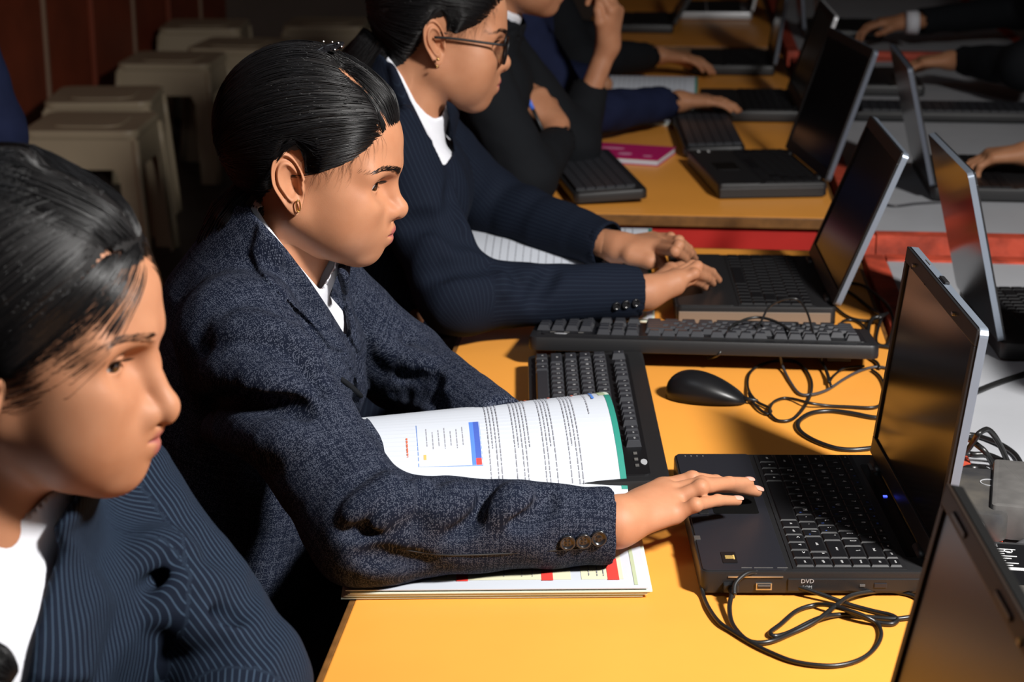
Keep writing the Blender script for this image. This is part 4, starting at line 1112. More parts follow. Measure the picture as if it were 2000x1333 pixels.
def seated(name_label, N, yaw, head, arms, mat, h=.004, hd=.0016, V1=None, V2=None, laps=(), plane=None, folds=(), hair=None, prm=None, skin=None, wool_h=None, box=None, neck_r=(.050, .050), legs=True, collar_h=.012, shirt=True, wr=.0012, v2far=None):
    """N: base of the neck; arms: [(elbow, cuff, (wrist, fingers, thumb) or None, flat_z), ...] right then left"""
    skin = skin or m_skin; N = np.array(N, float); g = empty('person', (N[0], N[1], 0)); tag(g, name_label, 'person')
    c, sn = math.cos(math.radians(yaw)), math.sin(math.radians(yaw)); fw = np.array((c, sn, 0)); lf = np.array((-sn, c, 0)); up = np.array((0, 0, 1.))
    def L(f, l, z): return N+fw*f+lf*l+up*z
    mtx, O = head; nk = [np.array(O)+np.array(mtx.to_3x3() @ Vector((-.006, 0, -.018))), L(.012, 0, -.012)]
    pieces = []
    if True:
        HV, HF, HLp = build_head(g, mtx, prm or {}, nk, neck_r, h=hd, hair=hair, skin=skin); pieces.append((HV, HF, HLp))
    sh = {1: L(.020, .135, -.018), -1: L(.020, -.135, -.018)}
    A = {s: (L(-.078, s*.035, -.47), L(.007, s*.040, -.093)) for s in (-1, 1)}
    nk0, nk1 = nk[0]-(nk[0]-nk[1])*.2, L(-.004, 0, -.04); nax = (nk0-nk1)/np.linalg.norm(nk0-nk1)
    def chest(p):
        d = smin(s_cone(p, *A[-1], .090, .078), s_cone(p, *A[1], .090, .078), .05)
        for s in (-1, 1): d = smin(d, s_cone(p, L(.010, 0, -.024), sh[s], .042, .040), .04)
        return smin(d, s_cone(p, nk0, nk1, neck_r[0]*.98, neck_r[1]), .03)
    lo = np.minimum.reduce([L(-.2, -.2, -.5), L(.2, .2, -.5), L(-.2, .2, -.5), L(.2, -.2, -.5)]); hi = lo+np.array((.56, .56, .60)); hi[2] = N[2]+.07
    lo = np.array((N[0]-.25, N[1]-.25, N[2]-.50)); hi = np.array((N[0]+.25, N[1]+.25, N[2]+.06))
    segs = []
    for s, am in zip((-1, 1), arms):
        elb, cuff, hnd, fz = am; segs.append((s, np.array(elb, float), np.array(cuff, float), fz))
        if hnd is not None:
            wst, F4, th = hnd; sc = .93
            fn, l_, h_ = hand_fn(wst, F4, th, np.array(elb)*.3+np.array(cuff)*.7, scale=sc, wr=.0225, ar=.024); pieces.append(hand_mesh(fn, l_, h_, min(.0022, h*.55) if hd < .002 else .003))
    def jbase(p):
        d = smin(s_cone(p, *A[-1], .112, .096), s_cone(p, *A[1], .112, .096), .05)
        for s in (-1, 1):
            d = smin(d, s_cone(p, N, sh[s], .046, .050), .045); d = smin(d, s_ell(p, L(.062, s*.05, -.103), (.055, .055, .07)), .04)
        for s, e, cf, fz in segs:
            d = smin(d, smin(s_cone(p, sh[s], e, .059, .053), s_cone(p, e, cf, .051, .037), .022), .030)
        return d
    fv = prism_fn(plane, V1) if V1 else None
    def torso(p):
        d = smin(chest(p), np.maximum(jbase(p)+.016, fv(p)-.02), .02) if fv is not None else chest(p)
        for s, e, cf, fz in segs: d = smin(d, smin(s_cone(p, sh[s], e, .034, .029), s_cone(p, e, cf, .028, .021), .01), .015)
        return d
    lo = np.minimum.reduce([lo]+[np.minimum(q[1], q[2])-.05 for q in segs]); hi = np.maximum.reduce([hi]+[np.maximum(q[1], q[2])+.05 for q in segs])
    pieces.append((*sdf_mesh(torso, lo, hi, .006), None))
    body_skin(g, pieces, skin)
    fold = strokes(jbase, folds) if folds else None
    f1 = prism_fn(plane, V1) if V1 else None; f2 = prism_fn(plane, V2, far_depth=v2far) if V2 else None; fl = [prism_fn(plane, q) for q in laps]
    def jacket(p):
        d = jbase(p)
        if fold: d = fold(p, d)
        d = d+wrinkle(p, wr, 34, int(abs(N[1])*100))
        cdist = s_cone(p, nk0+nax*.02, nk1, neck_r[0]+.016, neck_r[1]+.040); hg = (p-nk0)@nax; fwd = (p-N)@fw.astype(np.float32)
        d = smin(d, np.maximum(np.abs(cdist)-.0035, hg+collar_h+.25*(fwd-.03)), .012)
        base = d.copy()
        for q in fl:
            r_ = np.clip(-q(p)/.005, 0, 1); d = np.minimum(d, base-.0055*r_*r_*(3-2*r_))
        if f1 is not None: d = np.maximum(d, -f1(p))
        for s, e, cf, fz in segs:
            ax = (cf-e)/np.linalg.norm(cf-e); t = (p-cf)@ax.astype(np.float32); m = (nrm(p-cf.astype(np.float32)) < .085)
            d = np.where(m, np.maximum(d, t), d); d = np.where(m, np.maximum(d, -np.maximum(s_cone(p, e, cf+ax*.03, .045, .031), -t-.014)), d)
            if fz is not None:
                m = ((p-e.astype(np.float32))@ax.astype(np.float32) > -.03) & (nrm(p-((e+cf)/2).astype(np.float32)) < .26); d = np.where(m, np.maximum(d, fz-p[:, 2]), d)
        return d
    pts = np.array([L(-.25, 0, -.5), L(.16, .22, .08), L(.16, -.22, .08), L(-.2, .22, -.5), L(-.2, -.22, -.5)]+[q for s in segs for q in (s[1], s[2])])
    bones = [(A[1][0], A[1][1], .13)]+[(sh[s], e, .058) for s, e, cf, fz in segs]+[(e, cf, .045) for s, e, cf, fz in segs]
    J = garment('blazer', g, jacket, pts.min(0)-.07, pts.max(0)+.07, h, mat, bones)
    if shirt:
        def shirt_fn(p):
            d = smin(s_cone(p, *A[-1], .100, .086), s_cone(p, *A[1], .100, .086), .05)
            for s in (-1, 1):
                d = smin(d, s_cone(p, L(.005, 0, -.013), sh[s], .044, .044), .04); d = smin(d, s_ell(p, L(.060, s*.05, -.103), (.048, .048, .062)), .04)
            cc = s_cone(p, nk0+nax*.02, nk1, neck_r[0]+.009, neck_r[1]+.026); hg = (p-nk0)@nax; fwd = (p-N)@fw.astype(np.float32)
            d = smin(d, np.maximum(cc, hg+collar_h-.008+.25*(fwd-.03)), .020)
            if f1 is not None: d = np.maximum(smin(d, jbase(p)+.008, .01), f1(p)-.022)
            return np.maximum(d, -f2(p)) if f2 is not None else d
        lo = L(0, 0, -.30)-np.array((.18, .18, 0)); hi = L(0, 0, .09)+np.array((.18, .18, 0))
        Vs, Fs = sdf_mesh(shirt_fn, lo, hi, max(.0032, h*.9)); obj('shirt', np_mesh('shirt', Vs, Fs, [m_shirt]), g)
    if legs:
        def tr(p):
            d = None
            for s in (-1, 1):
                k = L(.32, s*.08, 0); k[2] = .545; hp = L(-.085, s*.055, 0); hp[2] = .555; ft = L(.28, s*.08, 0); ft[2] = .06
                q = smin(s_cone(p, hp, k, .088, .066), s_cone(p, k, ft, .062, .045), .03); d = q if d is None else smin(d, q, .03)
            return d
        lo = np.array((N[0]-.50, N[1]-.50, .0)); hi = np.array((N[0]+.50, N[1]+.50, .70)); garment('trousers', g, tr, lo, hi, .012, m_wool4)
    g['j'] = J.name; return g, J, L
def drop_prop(g):
    if 'j' in g: del g['j']
def on_surface(J, pts, lift=.0003):
    bj = bvh_of(np.array([v.co for v in J.data.vertices]), np.array([p.vertices for p in J.data.polygons])); out = []
    for q in pts:
        hh = bj.ray_cast(Vector(CAM), Vector(ray(*q)).normalized())
        if hh[0]: out.append((np.array(hh[0])+np.array(hh[1])*lift, hh[1]))
    return out
# ------------------------------------------------------------------ books
m_paper = M('white_paper', (.50, .53, .585), .7); m_paper2 = M('pale_green_paper', (.62, .70, .60), .7); m_cream = M('cream_print', (.62, .60, .42), .7)
m_teal = M('teal_print', (.02, .22, .17), .6); m_sage = M('sage_print', (.40, .46, .30), .6); m_red = M('red_print', (.72, .045, .035), .6); m_orange = M('orange_print', (.80, .20, .05), .6)
m_ink = M('grey_ink', (.24, .24, .27), .7); m_blueink = M('blue_ink', (.06, .20, .62), .7); m_navyink = M('window_blue_print', (.05, .10, .42), .6); m_magenta = M('magenta_cover', (.52, .012, .13), .35); m_redink = M('red_ink', (.75, .12, .05), .7)
def open_book(label, R, du, Lu, Wv, prof, edge_px=True, near_t=.010, sheets=5, detail=2, swing=None):
    """R: near right corner on the table; du: direction along the spine (to the left); prof: heights over the spread"""
    b = empty('open_book', (R[0], R[1], 0)); u = np.array((du[0], du[1], 0.)); u /= np.linalg.norm(u); v = np.array((u[1], -u[0], 0.)); v = v if v[1] > 0 else -v
    vs, zs = np.array([q[0] for q in prof]), np.array([q[1] for q in prof])
    pc = catmull([(a, z, 0) for a, z in prof], 6); vs, zs = pc[:, 0], pc[:, 1]
    def H(vv): return np.interp(vv, vs, zs)
    def pt(uu, vv, lift=0):
        if vv > Wv and swing: vv2 = Wv+(vv-Wv)*(1-swing[0]*uu/Lu); uu = uu+swing[1]*(vv-Wv)/Wv
        else: vv2 = vv
        w = u*uu+v*vv2; return (w[0], w[1], float(H(vv))+lift-.0015*math.sin(min(1, uu/Lu)*PI)*0)
    def sheet(name, v0, v1, mat, lift, th, du0=0., nv=26, parent=b, u0=0., u1=None):
        u1 = Lu if u1 is None else u1; V = []; F_ = []
        for k in (0, 1):
            for j in range(nv+1):
                vv = v0+(v1-v0)*j/nv
                for uu in (u0+du0, u1+du0): V.append(pt(uu, vv, lift-k*th))
        n = (nv+1)*2
        for j in range(nv): q = (2*j, 2*j+1, 2*j+3, 2*j+2); F_ += [q, tuple(n+i for i in q[::-1]), (2*j, 2*j+2, n+2*j+2, n+2*j), (2*j+1, n+2*j+1, n+2*j+3, 2*j+3)]
        F_ += [(0, n, n+1, 1), (2*nv, 2*nv+1, n+2*nv+1, n+2*nv)]
        return place(name, V, F_, mat, parent)
    mid = Wv
    for k in range(sheets):      # stack under the near page, slightly fanned
        sheet('page', .0015*k*(1 if k % 2 else .6), mid, m_paper if k % 2 else m_paper2, -.0012-near_t*(k+1)/(sheets+1), near_t/(sheets+2), -.004+.0022*k)
    pn = sheet('page', 0, mid, m_paper, 0, .0008); pf = sheet('page', mid, 2*Wv, m_paper, 0, .0008)
    for k in range(1, 4): sheet('page', mid, 2*Wv+.0015*k, m_paper2, -.0014*k, .0005, .0018*k)
    def patch(parent, u0, u1, v0, v1, mat, name='printed_patch', lift=.0004): return sheet(name, v0, v1, mat, lift, .0002, nv=max(2, int(abs(v1-v0)/.008)), parent=parent, u0=u0, u1=u1)
    def lines(parent, us, v0, v1, mat, w=.0009, name='printed_text', gaps=True):
        mb = MB(); rr = random.Random(int(u0s(us)*1e5))
        for uu, a, c in us:
            x = a
            while x > c:
                l = rr.uniform(.003, .010); x2 = max(c, x-l)
                q = [pt(uu, x, .0010), pt(uu+w, x, .0010), pt(uu+w, x2, .0010), pt(uu, x2, .0010)]; mb.add(q, [(0, 1, 2, 3)]); x = x2-.0014
        o = mb.build(name, mat, parent); return tag(o, kind='stuff')
    def u0s(us): return us[0][0]
    if detail > 1:
        far = 2*Wv
        patch(pf, .000, .0065, mid+.01, far-.045, m_teal); patch(pf, .004, .012, far-.045, far-.001, m_sage); patch(pf, .0, .004, far-.045, far-.001, m_paper2)
        lines(pf, [(.019, far-.018, far-.062)], 0, 0, m_blueink, .0032); lines(pf, [(.029, far-.018, far-.105)], 0, 0, m_ink)
        for k, u1 in enumerate((.040, .067, .094, .126)):
            lines(pf, [(u1, far-.020, far-.032)], 0, 0, m_redink, .0028)
            lines(pf, [(u1+.0055+.0040*j, far-.024, mid+.015+.05*((j+k) % 3 == 2)) for j in range(4+(k == 2))], 0, 0, m_ink)
        wd = patch(pf, 0.1520, 0.2210, far-0.1840, far-0.1040, m_ink, 'printed_frame', .0003)
        wd.data.materials[0] = m_blueink
        patch(pf, 0.1525, 0.2203, far-0.1833, far-0.1047, m_paper, 'printed_patch', .0006)
        patch(pf, 0.1530, 0.1590, far-0.1830, far-0.1050, m_navyink, 'printed_patch', .0008); patch(pf, 0.1590, 0.1635, far-0.1830, far-0.1050, m_bluep, 'printed_patch', .0007)
        patch(pf, 0.1530, 0.1590, far-0.1830, far-0.1740, m_red, 'printed_patch', .0009)
        for j in range(7): lines(wd, [(.171+.0065*j, far-0.1160-.004*(j % 3), far-0.1520-.005*(j % 2))], 0, 0, m_ink, .0009)
        patch(pf, 0.2120, 0.2150, far-0.1740, far-0.1660, m_goldp, 'printed_patch', .0008)
        lines(pf, [(.231, far-0.1340, far-0.1690)], 0, 0, m_redink, .0016)
        # near page
        for (a, c) in ((.022, .062), (.072, .205)):
            patch(pn, a, c, .018, mid*.75, m_cream)
        for a in (.026, .089, .170): patch(pn, a, a+.011, .016, .062, m_red, 'printed_patch', .0007)
        patch(pn, .009, .0125, .006, mid*.75, m_sage); patch(pn, .008, .014, mid*.62, mid*.85, m_teal, lift=.0008); patch(pn, .264, .270, .020, .070, m_teal); patch(pn, .263, .271, .006, .020, m_orange)
        lines(pn, [(q, .060, .024) for q in (.040, .046, .054, .108, .118, .135, .190, .198)], 0, 0, m_ink)
    else:
        patch(pf, .000, .006, mid+.01, 2*Wv-.03, m_teal)
        lines(pf, [(q, 2*Wv-.02, mid+.02) for q in np.arange(.03, Lu-.02, .012)], 0, 0, m_ink)
        lines(pn, [(q, mid-.02, .02) for q in np.arange(.03, Lu-.02, .012)], 0, 0, m_ink); patch(pn, .008, .012, .004, mid, m_sage)
    tag(b, label, 'book', 'open books'); return b
open_book('open textbook under the sleeve, printed window and red tabs on its pages', (-.016, 1.600), (-.992, -.110), .285, .225,
          [(-.01, .761), (0, .762), (.06, .7645), (.14, .767), (.20, .7675), (.225, .764), (.245, .776), (.285, .798), (.335, .8145), (.385, .820), (.42, .815), (.45, .806), (.47, .80)], swing=(.42, .012))
q = P(1273, 634, T)
open_book('open textbook under the pinstriped sleeves of the pupil in glasses', (q[0], q[1]), (-1, -.02), .29, .19,
          [(-.01, .758), (0, .7585), (.08, .762), (.17, .766), (.19, .763), (.21, .776), (.27, .800), (.33, .808), (.38, .800), (.4, .796)], detail=1, sheets=3)
q = P(1360, 248, T)
open_book('open ruled notebook under the navy sleeve on the second table', (q[0], q[1]), (-1, .01), .27, .20,
          [(-.01, .759), (0, .760), (.1, .764), (.18, .766), (.20, .762), (.23, .775), (.30, .800), (.36, .806), (.40, .800), (.42, .796)], detail=1, sheets=4)
# closed magenta book
c = (P(1112, 291, T)+P(1312, 322, T))/2
mbk = empty('closed_book', (c[0], c[1], T), math.radians(-14))
MB().box((0, 0, .0068), (.198, .140, .0104), bev=.0008).build('page_block', m_paper, mbk)
MB().box((0, 0, .0126), (.202, .145, .0012)).build('front_cover', m_magenta, mbk); MB().box((0, 0, .0008), (.202, .145, .0012)).build('back_cover', m_magenta, mbk)
for (x, y, w, d) in ((-.02, .02, .05, .02), (.02, -.03, .03, .025), (.07, -.04, .02, .015)): MB().prism([(x+w*.5*math.cos(a), y+d*.5*math.sin(a)) for a in np.linspace(0, 2*PI, 14, endpoint=False)], .0130, .0135).build('cover_print', M('pink_print', (.7, .25, .42), .4), mbk)
tag(mbk, 'closed magenta book lying behind the keyboard on the second table', 'book')
# ================================================================== pupil at the centre, flecked blazer, right hand on the touchpad
def empty_holder(g): return g
def empty_part(name, parent):
    o = bpy.data.objects.new(name, None); o.empty_display_size = .01; COL.objects.link(o); o.parent = parent
    return o
def pupil_centre():
    g = empty('person', (-.50, 1.90, 0))
    g['label'] = 'girl in flecked navy blazer, hair clip and gold hoop earring, reaching to the touchpad'; g['category'] = 'person'
    inv = g.location.copy(); G = empty_holder(g)
    mtx = head_matrix((-.395, 1.9, 1.092), 1, 14)
    neck = [(-.398, 1.9, 1.075), (-.448, 1.9, .955)]
    def thick(az, el): return .007+.005*np.clip((np.abs(az)-20)/90, 0, 1)
    def flow(a, e, D):
        f = dir_of(np.sign(a+1e-6)*172, np.full(len(a), -22.)); top = dir_of(np.sign(a+1e-6)*100, np.full(len(a), 80.))
        front = ((np.abs(a) < 28+.25*np.clip(e-30, 0, 60)) & (e > 24))[:, None]
        return np.where(front, top*1.0, f)
    part = dir_of(np.array([-20., -27, -36, -43]), np.array([30., 48, 62, 72]))
    HV, HF, HLp = build_head(G, mtx, dict(gaze=(-14, -10), tip=.0089, nose=.98, open=22.), neck, (.047, .050), h=.0013, hair=dict(thick=thick, flow=flow, part=part, n=8000))
    # right hand
    wr = P(1203, 1020, .803); F4 = [
        [P(1292, 953, .810), P(1352, 936, .818), P(1398, 941, .806), P(1430, 948, .796)],
        [P(1302, 963, .811), P(1370, 946, .820), P(1438, 951, .803), P(1478, 961, .792)],
        [P(1311, 980, .808), P(1368, 953, .821), P(1424, 944, .812), P(1462, 943, .804)],
        [P(1318, 1006, .801), P(1358, 987, .812), P(1402, 978, .806), P(1440, 979, .800)]]
    th = [P(1232, 995, .795), P(1283, 972, .793), P(1318, 965, .790), P(1345, 962, .788)]
    el_r = np.array((-.285, 1.605, .812)); cuff = P(1187, 1026, .803)
    hf, lo, hi = hand_fn(wr, F4, th, el_r*.45+wr*.55, scale=.93, wr=.0235)
    lo[0] = -.20
    hm = hand_mesh(hf, lo, hi, .0014)
    # left hand under the page
    wl = np.array((-.190, 1.955, .790)); el_l = (-.325, 2.10, .815)
    F2, t2 = loc_hand(wl+np.array((.008, -.008, 0)), (.75, -.66, -.05), (0, 0, 1), (-.66, -.75, 0), .75, L=.93)
    hl, lo2, hi2 = hand_fn(wl+np.array((.008, -.008, 0)), F2, t2, wl+np.array((-.03, .03, .003)), scale=.9, ar=.021)
    hm2 = hand_mesh(hl, lo2, hi2, .0025)
    # chest under the shirt
    def chest(p):
        d = smin(s_cone(p, (-.53, 1.865, .50), (-.448, 1.86, .87), .088, .078), s_cone(p, (-.53, 1.935, .50), (-.448, 1.94, .87), .088, .078), .05)
        d = smin(d, s_cone(p, (-.452, 1.9, .945), (-.440, 1.80, .935), .040, .040), .04); d = smin(d, s_cone(p, (-.452, 1.9, .945), (-.440, 2.0, .935), .040, .040), .04)
        d = smin(d, s_cone(p, (-.398, 1.9, 1.045), (-.448, 1.9, .955), .048, .050), .03); return d
    # blazer
    A = [(-.54, 1.865, .47), (-.455, 1.86, .875)]; B = [(-.54, 1.935, .47), (-.455, 1.94, .875)]
    sh_n, sh_f = (-.442, 1.765, .950), (-.442, 2.035, .950)
    cz = np.array(cuff)
    def jbase(p):
        d = smin(s_cone(p, *A, .110, .096), s_cone(p, *B, .110, .096), .05)
        d = smin(d, s_cone(p, (-.462, 1.9, .968), sh_n, .046, .050), .045)
        d = smin(d, s_cone(p, (-.462, 1.9, .968), sh_f, .046, .050), .045)
        d = smin(d, s_ell(p, (-.40, 1.85, .865), (.055, .055, .07)), .04); d = smin(d, s_ell(p, (-.40, 1.95, .865), (.055, .055, .07)), .04)
        a = smin(s_cone(p, sh_n, el_r, .060, .055), s_cone(p, el_r, cz, .053, .037), .022)
        d = smin(d, a, .030)
        b = smin(s_cone(p, sh_f, el_l, .058, .052), s_cone(p, el_l, wl, .050, .038), .022)
        d = smin(d, b, .030)
        return d
    fold = strokes(jbase, [
        ([(418, 690), (445, 686), (469, 687), (510, 700), (555, 722), (596, 747), (622, 764)], .0085, .018, -1),
        ([(440, 655), (500, 650), (560, 672), (610, 705)], .008, .03, 1),
        ([(410, 730), (470, 733), (530, 748), (590, 775)], .009, .03, 1),
        ([(410, 792), (445, 786), (480, 789), (520, 800), (560, 808), (596, 806)], .0075, .018, -1),
        ([(400, 838), (450, 846), (520, 858), (590, 862)], .008, .03, 1),
        ([(470, 905), (540, 925), (610, 925), (660, 905)], .006, .02, -1),
        ([(678, 1040), (709, 1016), (745, 990), (770, 970), (792, 956)], .0075, .014, -1),
        ([(680, 1008), (712, 990), (740, 972), (758, 952), (766, 935)], .0105, .014, 1),
        ([(705, 1046), (735, 1026), (780, 988), (812, 973), (843, 966)], .0060, .012, -1),
        ([(730, 1025), (765, 1000), (797, 978), (816, 962), (828, 950)], .0095, .012, 1),
        ([(880, 1035), (914, 1016), (944, 990), (968, 968)], .0055, .016, -1),
        ([(850, 1005), (880, 985), (905, 958)], .007, .022, 1),
        ([(975, 1005), (1000, 985), (1012, 962)], .006, .022, 1),
        ([(1000, 1020), (1037, 1014), (1064, 990), (1073, 965)], .0045, .014, -1),
        ([(700, 1085), (760, 1095), (830, 1100)], .0045, .018, -1),
        ([(780, 720), (800, 735), (835, 742), (845, 760)], .007, .016, -1), ([(735, 660), (780, 700), (830, 705)], .007, .02, 1),
        ([(770, 775), (810, 770), (845, 785), (860, 800)], .006, .014, -1), ([(800, 650), (780, 690)], .005, .012, -1),
        ([(640, 690), (645, 760), (660, 810)], .007, .02, -1),
    ])
    pl = SightPlane(600, 540, 1.88)
    V1 = prism_fn(pl, [(500, 405), (519, 442), (560, 487), (600, 540), (640, 600), (682, 668), (677, 615), (667, 562), (655, 520), (660, 440)], far_depth=.075)
    def torso(p):
        d = smin(chest(p), np.maximum(jbase(p)+.016, V1(p)-.02), .02)
        for a, b, c in ((sh_n, el_r, cz), (sh_f, el_l, wl)): d = smin(d, smin(s_cone(p, a, b, .034, .029), s_cone(p, b, c, .028, .021), .01), .015)
        return d
    ch = sdf_mesh(torso, (-.66, 1.54, .45), (-.02, 2.16, 1.02), .005)
    lap = prism_fn(pl, [(505, 430), (519, 442), (560, 487), (600, 540), (640, 600), (682, 668), (705, 705), (640, 680), (626, 661), (595, 625), (562, 590), (535, 563), (502, 530), (488, 495)])
    lap2 = prism_fn(pl, [(652, 515), (667, 562), (677, 615), (682, 668), (703, 702), (716, 690), (705, 640), (690, 560), (676, 500)])
    front = prism_fn(pl, [(682, 668), (703, 702), (722, 740), (735, 777), (741, 845), (716, 892), (690, 870), (700, 800), (690, 740), (660, 690)], .2)
    ndir = np.array((.8, -.18, .55)); ndir /= np.linalg.norm(ndir)
    nk0, nk1 = np.array((-.398, 1.9, 1.05)), np.array((-.465, 1.9, .93)); nax = (nk0-nk1)/np.linalg.norm(nk0-nk1)
    cdir = cz-el_r; cdir /= np.linalg.norm(cdir)
    cx = np.array((.96, .0, -.05))
    def jacket(p):
        d = jbase(p); d = fold(p, d); d = d+wrinkle(p, .0009, 34, 4)
        # collar standing round the neck
        c = s_cone(p, nk0+nax*.02, nk1, .064, .090); hgt = (p-nk0)@nax
        col = np.maximum(np.abs(c)-.0035, hgt+.012+.25*(p[:, 0]+.43))
        d = smin(d, col, .012)
        v = V1(p); near = p[:, 0] > -.50
        base = d.copy()
        r_ = np.clip(-np.minimum(lap(p), lap2(p))/.005, 0, 1); l = base-.0055*r_*r_*(3-2*r_); d = np.where(near, np.minimum(d, l), d)
        r_ = np.clip(-front(p)/.005, 0, 1); d = np.minimum(d, base-.005*r_*r_*(3-2*r_))
        d = np.where(near, np.maximum(d, -np.maximum(v, -.2+0*v)), d)
        # cuff: open end
        e = (p-cz)@cdir; inside = p[:, 0] > -.16
        d = np.where(inside & (p[:, 1] < 1.8), np.maximum(d, e-.004), d)
        hole = np.maximum(s_cone(p, el_r, cz+cdir*.03, .047, .031), -e-.016)
        d = np.where(inside & (p[:, 1] < 1.8), np.maximum(d, -hole), d)
        e2 = (p-wl)@np.array((.68, -.73, 0.)); d = np.where(nrm(p-wl.astype(np.float32)) < .09, np.maximum(d, e2), d)
        # lies flat where it rests on the book and table
        d = np.where(p[:, 0] > -.31, np.maximum(d, (T+.0125)-p[:, 2]), d)
        return d
    bones = [(A[0], A[1], .13), (sh_n, el_r, .058), (el_r, cz, .045), (sh_f, el_l, .056), (el_l, wl, .045), ((-.462, 1.9, .968), sh_n, .05)]
    J = garment('blazer', G, jacket, (-.68, 1.52, .44), (-.03, 2.2, 1.06), .0027, m_wool2, bones)
    # shirt
    V2 = prism_fn(pl, [(500, 405), (526, 444), (577, 511), (626, 568), (640, 545), (654, 520), (660, 440)], far_depth=.030)
    def shirt(p):
        d = smin(s_cone(p, (-.54, 1.865, .5), (-.452, 1.86, .872), .098, .086), s_cone(p, (-.54, 1.935, .5), (-.452, 1.94, .872), .098, .086), .05)
        d = smin(d, s_cone(p, (-.457, 1.9, .955), (-.44, 1.8, .94), .044, .044), .04); d = smin(d, s_cone(p, (-.457, 1.9, .955), (-.44, 2.0, .94), .044, .044), .04)
        d = smin(d, s_ell(p, (-.402, 1.85, .865), (.048, .048, .062)), .04); d = smin(d, s_ell(p, (-.402, 1.95, .865), (.048, .048, .062)), .04)
        c = s_cone(p, nk0+nax*.02, nk1, .0535, .080); hgt = (p-nk0)@nax
        d = smin(d, np.maximum(s_cone(p, nk0+nax*.02, nk1, .0575, .078), hgt+.004+.25*(p[:, 0]+.43)), .020)
        return np.maximum(np.maximum(smin(d, jbase(p)+.008, .01), V1(p)-.022), -V2(p))
    Vs, Fs = sdf_mesh(shirt, (-.62, 1.74, .70), (-.32, 2.06, 1.07), .0028); obj('shirt', np_mesh('shirt', Vs, Fs, [m_shirt]), G)
    # skirt and legs below the table edge
    def skirt(p):
        d = smin(s_cone(p, (-.56, 1.85, .50), (-.20, 1.83, .52), .10, .085), s_cone(p, (-.56, 1.95, .50), (-.20, 1.97, .52), .10, .085), .03)
        d = smin(d, s_cone(p, (-.19, 1.83, .50), (-.24, 1.83, .06), .06, .045), .03); return smin(d, s_cone(p, (-.19, 1.97, .50), (-.24, 1.97, .06), .06, .045), .03)
    garment('trousers', G, skirt, (-.70, 1.70, .01), (-.08, 2.1, .64), .010, m_wool4)
    body_skin(G, [(HV, HF, HLp), hm, hm2, (*ch, None)], m_skin)
    nails(G, [(F4[1], .0064*.93), (F4[2], .0060*.93), (F4[3], .0054*.93), (F4[0], .0062*.93)], up=(-.1, -.25, 1))
    # cuff buttons
    bj = bvh_of(np.array([v.co for v in J.data.vertices]), np.array([p.vertices for p in J.data.polygons]))
    for (x, y) in ((1108, 1059), (1139, 1056), (1169, 1051)):
        o = Vector(CAM); d = Vector(ray(x, y)).normalized(); h = bj.ray_cast(o, d)
        if h[0]: button(G, np.array(h[0])+np.array(h[1])*.0002, h[1], .0078)
    # seam of the sleeve, pocket welt
    for nm, pts in (('sleeve_seam', [(771, 1071), (826, 1080), (881, 1085), (985, 1082), (1089, 1075), (1150, 1070), (1206, 1064)]), ('pocket_welt', [(666, 741), (685, 755), (705, 774)])):
        w = []
        for q in pts:
            h = bj.ray_cast(Vector(CAM), Vector(ray(*q)).normalized())
            if h[0]: w.append(np.array(h[0])+np.array(h[1])*(.0002))
        if len(w) > 2: MB().tube(catmull(w, 6), .0009 if nm == 'sleeve_seam' else .0028, 6).build(nm, m_haircap if nm == 'sleeve_seam' else m_wool4, G, True)
    # hair gathered low at the nape, clip on top, earring
    ponytail(G, [(-.430, 1.895, 1.075), (-.456, 1.89, 1.035), (-.482, 1.89, .998), (-.515, 1.89, .965), (-.556, 1.89, .92), (-.575, 1.89, .82)], [.030, .040, .034, .026, .022, .010], 1300, 'ponytail')
    hc = empty_part('hair_clip', G)
    base = Q(640, 98, 1.885)
    for k in range(5):
        q = Q(622+10*k, 100-3*k+2*(k % 2), 1.885); MB().box(tuple(q), (.010, .012, .006), bev=.002).build('clip_tooth', m_button, hc)
    MB().tube(catmull([Q(618, 104, 1.88), Q(640, 92, 1.885), Q(668, 90, 1.885)], 5), .0035, 8).build('clip_bar', m_button, hc, True)
    for (x, y) in ((632, 81), (649, 82), (661, 84), (667, 91), (654, 97)): MB().lathe([(.0001, .0009), (.0007, .0005), (.0009, 0), (.0007, -.0005), (.0001, -.0009)], 10, tuple(Q(x, y, 1.878))).build('clip_bead', m_legend, hc, True)
    e = Q(583, 402, 1.826); pts = [e+np.array((.0018*math.sin(a), -.0015+.0014*math.sin(a), .0062*math.cos(a))) for a in np.linspace(0, 2*PI, 24, endpoint=False)]
    MB().tube(pts, .0009, 8, closed=True).build('hoop_earring', m_gold, G, True)
    return g
PEOPLE = [pupil_centre()]
settle(PEOPLE[0])
